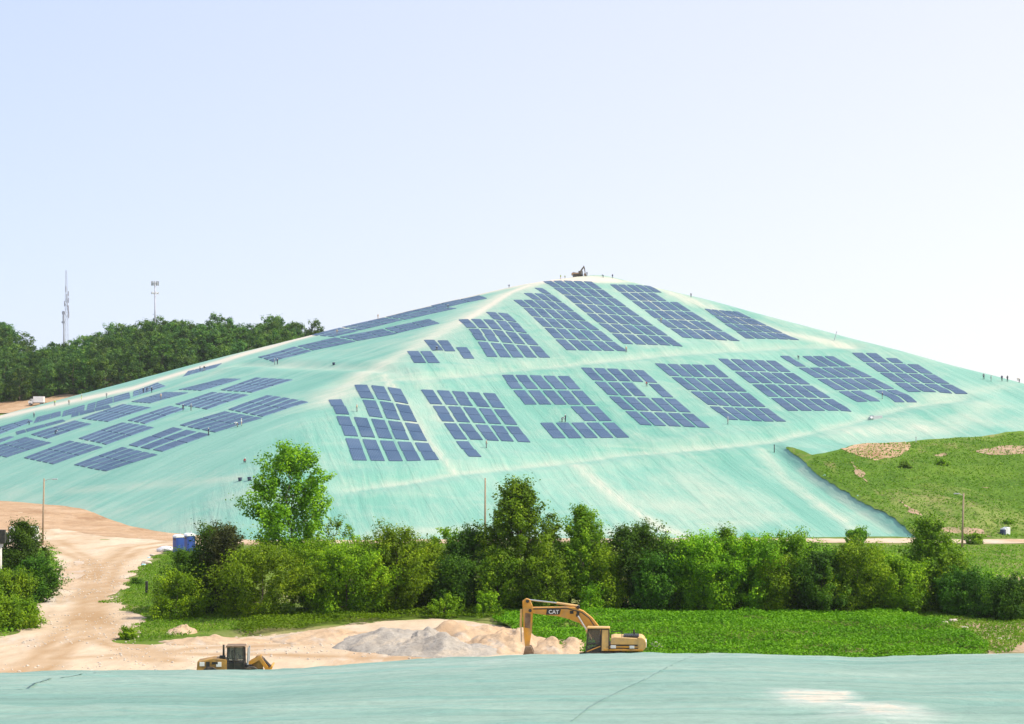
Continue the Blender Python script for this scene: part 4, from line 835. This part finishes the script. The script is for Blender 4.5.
        for (xa, xb) in ((-.4, .6),): 
            for yy_ in (-1.3,):
                rl.tube((xa, yy_, 2.3), (xa, yy_, 2.95), .03, n=6); rl.tube((xb, yy_, 2.3), (xb, yy_, 2.95), .03, n=6); rl.tube((xa, yy_, 2.95), (xb, yy_, 2.95), .03, n=6)
        rl.build('hand_rail', M_BLK, o)
        MB().box((-2.75, -1.62, 2.6), (.06, .25, .4), bev=.02).tube((-2.7, -1.4, 2.85), (-2.75, -1.6, 2.75), .02, n=5).build('mirror', M_BLK, cab)
    for (p, mdl, q, yy_) in (cyls or []):
        c1 = MB().tube((p[0], yy_, p[1]), (mdl[0], yy_, mdl[1]), .125, n=10).build('cylinder', Yp, o); MB().tube((mdl[0], yy_, mdl[1]), (q[0], yy_, q[1]), .07, n=10).build('rod', M_STL, c1)

    bk = MB(); bk.prism(bucket, -.3, .92, .02); cx = min(p[0] for p in bucket); cz = min(p[1] for p in bucket)
    bko = bk.build('bucket', M_RUST, o)
    tt = MB()
    for k in range(5): tt.box((cx+.1, -.2+k*.25, cz-.05), (.3, .1, .12))
    tt.build('bucket_tooth', M_BLK, bko)
    return o
M_RED_S = plain('seat_fabric', (.22, .10, .07), .9, 0, .2, 4); M_RUST = plain('worn_brown_steel', (.18, .11, .06), .7, .2, .35, 3, (.33, .25, .17))
boom_main = [(-1.2, 1.7), (-.9, 2.1), (-1.66, 3.38), (-2.2, 4.05), (-3.05, 4.72), (-3.9, 5.03), (-4.7, 5.08), (-7.9, 5.02), (-8.15, 4.75), (-7.77, 4.43), (-5.4, 4.17), (-4.4, 3.92), (-3.4, 3.55), (-2.8, 2.95), (-1.7, 1.6)]
stick_main = [(-8.15, 5.75), (-8.5, 5.85), (-8.85, 5.6), (-8.8, 4.6), (-8.72, 2.5), (-8.6, 1.3), (-8.2, 1.2), (-7.95, 2.8), (-7.85, 4.5), (-7.9, 5.2)]
bucket_main = [(-8.55, 1.35), (-8.0, 1.3), (-7.75, .7), (-7.9, .1), (-8.5, -.25), (-9.2, -.1), (-9.05, .15), (-8.75, .5)]
ex, ey = at(615.5, 161)
excavator((ex, ey, Z1(ex, ey, zbase)), math.radians(-4), 'large yellow excavator with arched boom reaching left, parked behind the covered mound', boom_main, stick_main, bucket_main, 1.0,
          [((-3.55, 4.75+.38), (-5.6, 5.42), (-8.35, 5.72), .31), ((-2.3, 2.0), (-2.75, 2.95), (-3.55, 4.25), -.08), ((-2.3, 2.0), (-2.75, 2.95), (-3.55, 4.25), .70), ((-8.95, 4.8), (-9.0, 3.1), (-8.95, 1.7), .31)])
x, y = hs(577.5, 274.6); zz = Z1(x, y)
M_EX2 = plain('dark_worn_paint', (.13, .10, .06), .6, 0, .3, 1.5); M_EX3 = plain('dusty_orange_paint', (.36, .22, .13), .6, 0, .2, 1.5)
boom2 = [(-1.0, 1.4), (-.6, 2.0), (-1.2, 3.2), (-2.3, 4.8), (-2.9, 5.3), (-3.3, 5.2), (-3.1, 4.7), (-2.2, 3.3), (-1.8, 2.0), (-1.5, 1.4)]
stick2 = [(-2.75, 5.75), (-3.25, 5.75), (-3.7, 4.4), (-3.9, 2.3), (-3.6, 2.2), (-3.2, 4.3)]
buck2 = [(-3.95, 2.35), (-3.5, 2.3), (-3.1, 1.7), (-3.3, 1.1), (-3.9, .8), (-4.5, 1.0), (-4.3, 1.3), (-4.1, 1.7)]
excavator((x, y+1.5, zz-.3), math.radians(180), 'small dark excavator with raised arm on the summit of the covered hill', boom2, stick2, buck2, .80, [((-2.2, 1.6), (-2.3, 2.6), (-2.3, 3.5), -.1)], False, None, (M_EX2, M_EX3))
M_DULL = plain('dull_orange_paint', (.40, .22, .05), .6, 0, .25, 2, (.10, .07, .04))
# wheel loader with its engine at the left and the bucket at the right
lx, ly = at(236.3, 147.5); o = empty('wheel_loader', (lx, ly, Z1(lx, ly, zbase)), math.radians(4)); tag(o, 'small dark and yellow loader with open cab, half hidden behind the covered mound', 'loader')
MB().prism([(-3.35, .95), (-.75, .95), (-.75, 2.08), (-1.9, 2.2), (-3.25, 1.95)], -.85, .85, .08).build('engine_hood', M_DULL, o)
gh = MB(); gh.box((-2.35, -.87, 1.65), (.32, .06, .55)); gh.box((-1.75, -.87, 1.8), (.5, .06, .2)); gh.build('side_grille', M_BLK, o)
MB().box((-2.85, -.87, 1.72), (.42, .05, .36), bev=.02).box((-1.42, -.87, 1.68), (.45, .05, .42), bev=.02).build('marking_plate', M_WHT, o)
MB().tube((-1.05, -.4, 2.0), (-1.05, -.4, 3.32), .10, .085, 10).build('exhaust_pipe', M_BLK, o); MB().box((-1.15, -.4, 2.25), (.5, .4, .28), bev=.05).build('air_cleaner', M_BLK, o)
c = MB()
for xx in (-.72, -.1, .72): 
    for yy_ in (-.72, .72): c.tube((xx, yy_, 1.2), (xx*.93, yy_*.93, 3.15), .07 if xx != -.1 else .05, n=6)
for yy_ in (-.72, .72): c.tube((-.72, yy_, 1.95), (.72, yy_, 1.95), .04, n=6)
cab = c.build('cab', M_BLK, o)
MB().box((0, 0, 1.45), (1.45, 1.42, .75), bev=.05).build('cab_base', M_BLK, cab)
for yy_ in (-.70, .70): MB().box((.0, yy_*.965, 2.5), (1.28, .02, 1.15)).build('window', M_GLASS, cab)
MB().prism([(-.85, 3.12), (.82, 3.12), (.78, 3.24), (-.8, 3.26)], -.8, .8, .03).build('cab_roof', M_RUST, cab)
MB().box((-.1, 0, 2.0), (.5, .5, .14), bev=.04).box((-.36, 0, 2.4), (.14, .5, .75), bev=.04).build('seat', M_RED_S, cab)
MB().tube((.35, 0, 1.8), (.28, 0, 2.3), .03, n=6).tube((.25, 0, 2.3), (.31, 0, 2.36), .2, n=14).build('steering_column', M_BLK, cab)
for yy_ in (-.6, .6): MB().tube((1.02, yy_, 1.6), (1.10, yy_, 3.1), .09, .07, 8).build('rollover_post', M_GREY, o)
MB().box((.2, 0, .95), (4.2, .9, .5), bev=.06).box((1.1, 0, 1.5), (.6, 1.3, .25), bev=.05).build('chassis', M_BLK, o)
for xx in (-2.15, 1.35):
    for yy_ in (-.95, .95):
        w_ = MB().tube((xx, yy_-.24, .75), (xx, yy_+.24, .75), .75, n=24).build('wheel', M_RUB, o); MB().tube((xx, yy_-.26, .75), (xx, yy_+.26, .75), .38, n=16).build('rim', M_YEL, w_)
for yy_ in (-.45, .45): MB().prism([(.9, 1.6), (1.25, 1.9), (2.1, 2.35), (2.75, 1.4), (2.95, .7), (2.7, .65), (2.45, 1.3), (2.0, 1.95), (1.2, 1.5)], yy_-.08, yy_+.08, .02).build('lift_arm', M_YEL, o)
MB().prism([(1.35, 1.2), (1.45, 1.95), (1.75, 2.28), (2.1, 2.32), (2.35, 2.0), (2.3, 1.25), (1.8, 1.05)], -.35, .35, .04).build('loader_linkage', M_DULL, o)
MB().tube((2.15, -.3, 2.2), (3.05, -.3, 1.25), .07, n=8).tube((2.15, .3, 2.2), (3.05, .3, 1.25), .07, n=8).build('tilt_cylinder', M_BLK, o)
MB().prism([(2.85, .2), (3.95, .15), (3.9, .25), (3.1, .4), (3.0, 1.1), (3.25, 1.5), (3.1, 1.55), (2.75, 1.1)], -1.2, 1.2, .02).build('bucket', M_YEL, o)
# ------------------------------------------------------------------ trucks
def truck(loc, rz, label, L, H, W, cabmat, sc=1.0):
    o = empty('truck', loc, rz, sc); tag(o, label, 'truck')
    MB().box((0, 0, 1.05+(H-1.05)/2), (L, W, H-1.05), bev=.05).build('cargo_box', M_WHT, o)
    MB().box((-L/2-.1, 0, 1.0), (.2, W*.9, .25)).box((0, 0, .92), (L+1.8, .9, .18)).build('chassis', M_BLK, o)
    cb = MB().prism([(-L/2-1.9, .6), (-L/2-.15, .6), (-L/2-.15, 2.45), (-L/2-1.1, 2.45), (-L/2-1.45, 1.7), (-L/2-1.9, 1.6)], -W/2+.1, W/2-.1, .06).build('cab', cabmat, o)
    MB().prism([(-L/2-1.38, 1.72), (-L/2-.6, 1.72), (-L/2-.6, 2.3), (-L/2-1.1, 2.3)], -W/2+.08, W/2-.08).build('window', M_GLASS, cb)
    for xx in (-L/2-1.2, L/2-1.0, L/2-1.9 if L > 5 else L/2-.99):
        for s in (-1, 1): w_ = MB().tube((xx, s*(W/2-.2)-.13, .48), (xx, s*(W/2-.2)+.13, .48), .48, n=18).build('wheel', M_RUB, o); MB().tube((xx, s*(W/2-.2)-.14, .48), (xx, s*(W/2-.2)+.14, .48), .24, n=12).build('rim', M_GREY, w_)
    return o
x, y = hit(36, 406, zbase); truck((x+1.2, y, Z1(x+1, y, zbase)+.25), math.radians(2), 'white box truck parked on the red haul road below the wood', 4.0, 3.4, 2.3, M_WHT, 1.02)
x, y = at(21, 315); truck((x+.6, y, Z1(x, y, zbase)), math.radians(6), 'white box truck with dark cab at left edge behind the cedar', 4.6, 3.6, 2.4, M_BLK, 1.08)
# ------------------------------------------------------------------ poles, toilets, towers
def pole(px, d, top, label, arm=None, r=.17, mat=None):
    x, y = at(px, d); z = Z1(x, y, zbase); h = (HY-top)/FPX*d+CAMZ-z; o = empty('street_lamp' if arm else 'utility_pole', (x, y, z)); tag(o, label, 'lamp post' if arm else 'pole')
    MB().tube((0, 0, -.5), (.3 if arm else .05, 0, h), r*1.25, r*.8, 12).build('pole', mat or M_POLE, o, True)
    if arm:
        MB().tube((.28, 0, h-.5), (arm*.55, 0, h-.12), .05, n=8).tube((arm*.55, 0, h-.12), (arm, 0, h-.1), .05, n=8).build('lamp_arm', M_GREY, o)
        lm = MB().box((arm*1.12, 0, h-.12), (.95, .45, .22), bev=.08).build('lamp_head', M_GREY, o)
    else: MB().tube((0, -.05, h-.4), (-.0, -.6, h-.4), .05, n=6).build('bracket', M_GREY, o)
    return o
pole(42.5, 322, 478.5, 'tall wooden pole with a lamp arm to the right, beside the dirt road', 2.1)
pole(485, 315, 478, 'bare wooden pole rising behind the middle of the tree belt', None)
o = pole(962, 314, 493, 'wooden pole with a small lamp arm to the left by the right track', -.9)
x, y = at(1, 214); o = empty('utility_pole', (x-.1, y, Z1(x, y, zbase))); tag(o, 'pale concrete pole cut by the left picture edge before the cedar', 'pole'); MB().tube((0, 0, -.3), (0, 0, 8.6), .24, .2, 12).build('pole', M_CONC, o, True); MB().box((.25, -.1, 8.5), (.9, .5, 1.7), bev=.06).build('control_box', M_BLK, o)
def toilet(px, d, label, rz, s):
    x, y = at(px, d); o = empty('portable_toilet', (x, y, Z1(x, y, zbase)), rz, s); tag(o, label, 'toilet', 'portable toilets by the dirt road')
    MB().box((0, 0, .08), (1.2, 1.2, .16), bev=.03).build('base', M_BLK, o); MB().box((0, 0, 1.12), (1.12, 1.12, 1.95), bev=.05).build('wall', M_BLUE, o)
    d_ = MB().box((0, -.58, 1.08), (.72, .04, 1.75), bev=.015).build('door', M_BLUE, o); MB().box((.25, -.61, 1.1), (.12, .04, .06)).build('handle', M_BLK, d_)
    MB().box((-.575, 0, 1.85), (.03, .6, .18)).box((.575, 0, 1.85), (.03, .6, .18)).build('vent', M_BLK, o)
    MB().prism([(-.62, 2.1), (.62, 2.1), (.56, 2.3), (.3, 2.46), (-.3, 2.46), (-.56, 2.3)], -.62, .62, .04).build('roof', M_WHT, o); MB().tube((.4, .4, 2.2), (.4, .4, 2.7), .06, n=8).build('vent_pipe', M_GREY, o)
toilet(178.5, 300, 'left one of two blue portable toilets with white roofs by the road', .62, 1.36); toilet(189.5, 303, 'right one of two blue portable toilets, closer to the bushes', .62, 1.4)
# lattice radio tower and cell mast on the wooded rise
d = 770; x, y = at(66, d); z = Z1(x, y, zbase); H_ = (HY-270)/FPX*d+CAMZ-z; o = empty('radio_tower', (x, y, z)); tag(o, 'thin lattice radio tower with many antennas behind the wood at far left', 'radio tower')
b = MB(); n = 22; W_ = lambda t: 1.0*(1-t)**.8+.28
cs = [(math.cos(a), math.sin(a)) for a in (0.3, 2.39, 4.49)]
for k in range(n):
    t0, t1 = k/n, (k+1)/n
    for i in range(3):
        p = Vector((cs[i][0]*W_(t0), cs[i][1]*W_(t0), H_*t0)); q = Vector((cs[i][0]*W_(t1), cs[i][1]*W_(t1), H_*t1)); j = (i+1) % 3; q2 = Vector((cs[j][0]*W_(t1), cs[j][1]*W_(t1), H_*t1)); p2 = Vector((cs[j][0]*W_(t0), cs[j][1]*W_(t0), H_*t0))
        b.tube(p, q, .07, n=5); b.tube(p, q2, .04, n=4); b.tube(p, p2, .04, n=4)
b.build('mast', M_TOW, o)
for k in range(16):
    t = [.50, .53, .56, .57, .60, .62, .63, .66, .67, .70, .70, .73, .76, .80, .80, .58][k]; a = RNG.uniform(0, 6.28); r = W_(t)+.5
    p = Vector((r*math.cos(a), r*math.sin(a), H_*t)); MB().tube(p, p+Vector((0, 0, 2.4)), .22, n=8).tube(p+Vector((0, 0, .8)), (0, 0, H_*t+.8), .06, n=5).build('antenna', M_TOW, o)
x2, y2 = at(63.7, d-6); z2 = Z1(x2, y2, zbase); H2 = (HY-312)/FPX*d+CAMZ-z2; o = MB().tube((0, 0, 0), (0, 0, H2), .38, .26, 8).box((0, 0, H2-.8), (1.5, .4, 1.2)).box((-.2, 0, H2-5), (1.4, .4, .9)).build('antenna_mast', M_TOW); o.location = (x2, y2, z2); tag(o, 'short stub mast close beside the lattice radio tower', 'mast')
d = 775; x, y = at(155, d); z = Z1(x, y, zbase); H_ = (HY-281)/FPX*d+CAMZ-z; o = empty('cell_tower', (x, y, z)); tag(o, 'slim grey cell mast with two rings of white panels over the wood', 'cell tower')
MB().tube((0, 0, 0), (0, 0, H_), .42, .26, 10).build('mast', M_TOW, o, True)
for hh, rr, nn, m in ((H_-1.2, 1.5, 9, M_GREY), (H_-5.6, 1.5, 6, M_WHT)):
    pf = MB()
    for k in range(12): a = k*math.pi/6; b_ = a+math.pi/6; pf.tube((rr*math.cos(a), rr*math.sin(a), hh), (rr*math.cos(b_), rr*math.sin(b_), hh), .08, n=5)
    for k in range(3): a = k*2.09; pf.tube((0, 0, hh), (rr*math.cos(a), rr*math.sin(a), hh), .08, n=5)
    pf.build('antenna_ring', M_TOW, o)
    for k in range(nn): a = k*2*math.pi/nn; MB().box((rr*1.05*math.cos(a), rr*1.05*math.sin(a), hh+.1), (.4, .3, 2.0 if nn == 9 else 1.2), Matrix.Rotation(a, 3, 'Z')).build('antenna_panel', m, o)
# ------------------------------------------------------------------ heaps, stones, litter
def heap(name, px, py, wpx, hm_, depth, label, cat, mat, seed, bumps=.5, peak=1.0):
    x, y = flat(px, py); s = y/FPX; rx = wpx*s/2; n = 80
    X, Y = np.meshgrid(np.linspace(-1.25, 1.25, n), np.linspace(-1.25, 1.25, n), indexing='ij'); r = np.hypot(X, Y)*(1+.35*(fbm(X*1.3+seed*9, Y*1.3+seed*5, 3)-.5)*2)
    Z = hm_*np.clip(1-r, 0, 1)**peak*(1+bumps*(fbm(X*3+seed, Y*3+seed*2, 5)-.5)*1.9)+.22*hm_*(fbm(X*8+seed, Y*8, 5)-.5)*(r < 1)-.15*(r >= .98)
    V = np.stack([X.ravel()*rx, Y.ravel()*depth/2, Z.ravel()], 1); I, J = np.meshgrid(np.arange(n-1), np.arange(n-1), indexing='ij'); a = (I*n+J).ravel()
    F = np.stack([a, a+n, a+n+1, a+1], 1); k = (r.ravel()[F] < 1.06).any(1)
    o = obj(name, quadmesh(name, V, F[k]), mat, None, True); o.location = (x, y, Z1(x, y, zbase)+.06); tag(o, label, cat); return o
heap('gravel_heap', 392, 645, 134, 1.8, 16, 'grey cone of gravel in front of the tree belt', 'heap', M_GRAVEL, 1, .5, .8)
heap('gravel_heap', 428, 647, 76, 1.9, 12, 'lower grey gravel shoulder at right side of the grey cone', 'heap', M_GRAVEL, 2, .4)
heap('sand_heap', 475, 641, 170, 1.8, 14, 'long lumpy orange sand ridge left of the excavator arm', 'heap', M_SAND, 3, 1.1, .8)
heap('sand_heap', 510, 648, 90, 2.0, 10, 'steep sand lump beside the excavator stick', 'heap', M_SAND, 4, .7, .8)
heap('sand_heap', 445, 652, 140, 1.2, 9, 'pale churned sand in front of the gravel heaps', 'heap', M_GRAVEL, 5, 1.2, .8)
heap('sand_heap', 562, 651, 84, 1.5, 9, 'low sand spill between stick and cab of the excavator', 'heap', M_SAND, 6, .9)
heap('sand_heap', 330, 640, 130, 1.0, 10, 'low sandy rise left of the gravel cone', 'heap', M_SAND, 7, 1.0)
heap('sand_heap', 215, 642, 100, .5, 6, 'low sandy hump at the edge of the road corner', 'heap', M_SAND, 8, 1.0, .6)
heap('gravel_heap', 655, 656, 44, 1.5, 6, 'small grey gravel heap behind the excavator counterweight', 'heap', M_GRAVEL, 9, .3)
heap('sand_heap', 182, 633, 30, .7, 4, 'small pale heap in the grass by the road corner', 'heap', M_SAND, 10, .9, .7)
def rock(px, py, wpx, label, mat=M_ROCK, zf=None, hit_=False, cat='rock', name='rock', asp=.55):
    x, y = hit(px, py) if hit_ else flat(px, py); r = wpx*y/FPX/2; b = MB().ball((0, 0, 0), r, 3, (1, .8, asp)); 
    for v in b.bm.verts:
        q = .6+.8*fbm(np.array([v.co.x/r*1.1+px]), np.array([v.co.y/r*1.1+v.co.z/r+py]), 3)[0]; v.co *= q
    o = b.build(name, mat, None, False); o.location = (x, y, Z1(x, y)+r*.25); tag(o, label, cat)
for a_ in [(926, 626, 9, 'pale flat rock left of the other rocks in rough grass'), (945, 624, 8, 'dull brownish rock second from left in rough grass'), (953, 622, 8, 'white angular rock at the top of the rough grass'), (965, 629, 8, 'long pale rock on the bare soil at right'),
           (1000, 640, 6, 'small grey rock low on the stony ground'), (1009, 640, 6, 'small pale rock nearest the right edge of stony ground'), (988, 636, 5, 'tiny pale stone in the middle of the stony ground')]: rock(*a_)
rock(146, 564, 10, 'tan stone in the grass beside pale blue litter', M_ROCK); rock(152, 556, 5, 'small tan stone at the road edge below the tarp', M_ROCK)
for px, py, w_, lb in [(143.5, 565, 5, 'pale blue plastic sheet left of the tan stone'), (149, 558, 4, 'scrap of pale blue plastic above the tan stone')]: rock(px, py, w_, lb, M_CYAN, None, False, 'litter', 'plastic_sheet', .4)
rock(166, 551.5, 18, 'rumpled white tarp bundle beside the blue toilets', M_TARP, None, False, 'tarp', 'tarp_bundle', .38)
x, y = flat(146.7, 595); o = MB().box((0, 0, .8), (.32, .32, 1.9), bev=.02).tube((0, 0, 1.7), (0, 0, 1.85), .2, n=8).build('fence_post', M_BLK); o.location = (x, y, Z1(x, y)); tag(o, 'short dark post standing in the bush shadow', 'post')
x, y, z = hitz(1005.5, 536); o = empty('concrete_block', (x, y, z), .5); tag(o, 'pale concrete drain block with dark opening at foot of grassy slope', 'block')
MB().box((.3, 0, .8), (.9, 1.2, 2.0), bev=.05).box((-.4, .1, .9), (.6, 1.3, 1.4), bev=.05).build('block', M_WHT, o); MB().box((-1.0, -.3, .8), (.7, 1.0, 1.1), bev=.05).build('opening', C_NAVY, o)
for i, (px, py, w_) in enumerate([(944, 541, 7), (951, 543, 6), (968, 541, 6), (975, 538, 6), (983, 543, 5)]): rock(px, py, w_, ['brown rubble lump left of the right pole', 'small tan rubble lump close left of the right pole', 'tan rubble lump just right of the right pole', 'dark topped rubble lump beside green shrub', 'small rubble lump on right end of the heap'][i], M_ROCK, None, True)
# rubble along the drain lip
o = MB(); x, y = hit(876, 418.5); o.box((0, 0, .5), (3.2, 1.6, 1.2), Matrix.Rotation(.5, 3, 'Z'), .05).tube((-1.2, -1.0, .5), (-2.2, -2.0, .3), .45, n=12); o = o.build('drain_inlet', M_GREY); o.location = (x, y, Z1(x, y)-.3); tag(o, 'grey drain inlet box on the bench at right', 'drain')

# loose stones over the yard and road, too many to count
pts = []; poly = np.array([flat(*p) for p in [(0, 672), (5, 640), (50, 595), (60, 560), (140, 560), (118, 600), (140, 640), (300, 634), (480, 628), (560, 650), (560, 668)]])
Q = RNG.uniform(poly.min(0), poly.max(0), (9000, 2)); x, y = Q.T; ins = np.zeros(len(Q), bool); j = len(poly)-1
for i in range(len(poly)):
    xi, yi = poly[i]; xj, yj = poly[j]; ins ^= ((yi > y) != (yj > y)) & (x < (xj-xi)*(y-yi)/(yj-yi+1e-12)+xi); j = i
Q = Q[ins & (fbm(x/9, y/14, 3) > .5)][:1600]; sb = bmesh.new()
for (x, y), r in zip(Q, .07+.16*RNG.random(len(Q))**3): bmesh.ops.create_icosphere(sb, subdivisions=1, radius=r, matrix=Matrix.Translation((x, y, Z1(x, y, zbase)+.06)) @ Matrix.Rotation(RNG.uniform(0, 6), 4, 'Z') @ Matrix.Diagonal((1, .7, .6, 1)))
me = bpy.data.meshes.new('loose_stones'); sb.to_mesh(me); sb.free(); tag(obj('loose_stones', me, M_ROCK), 'loose stones strewn over the sandy yard and road', 'stones', None, 'stuff')
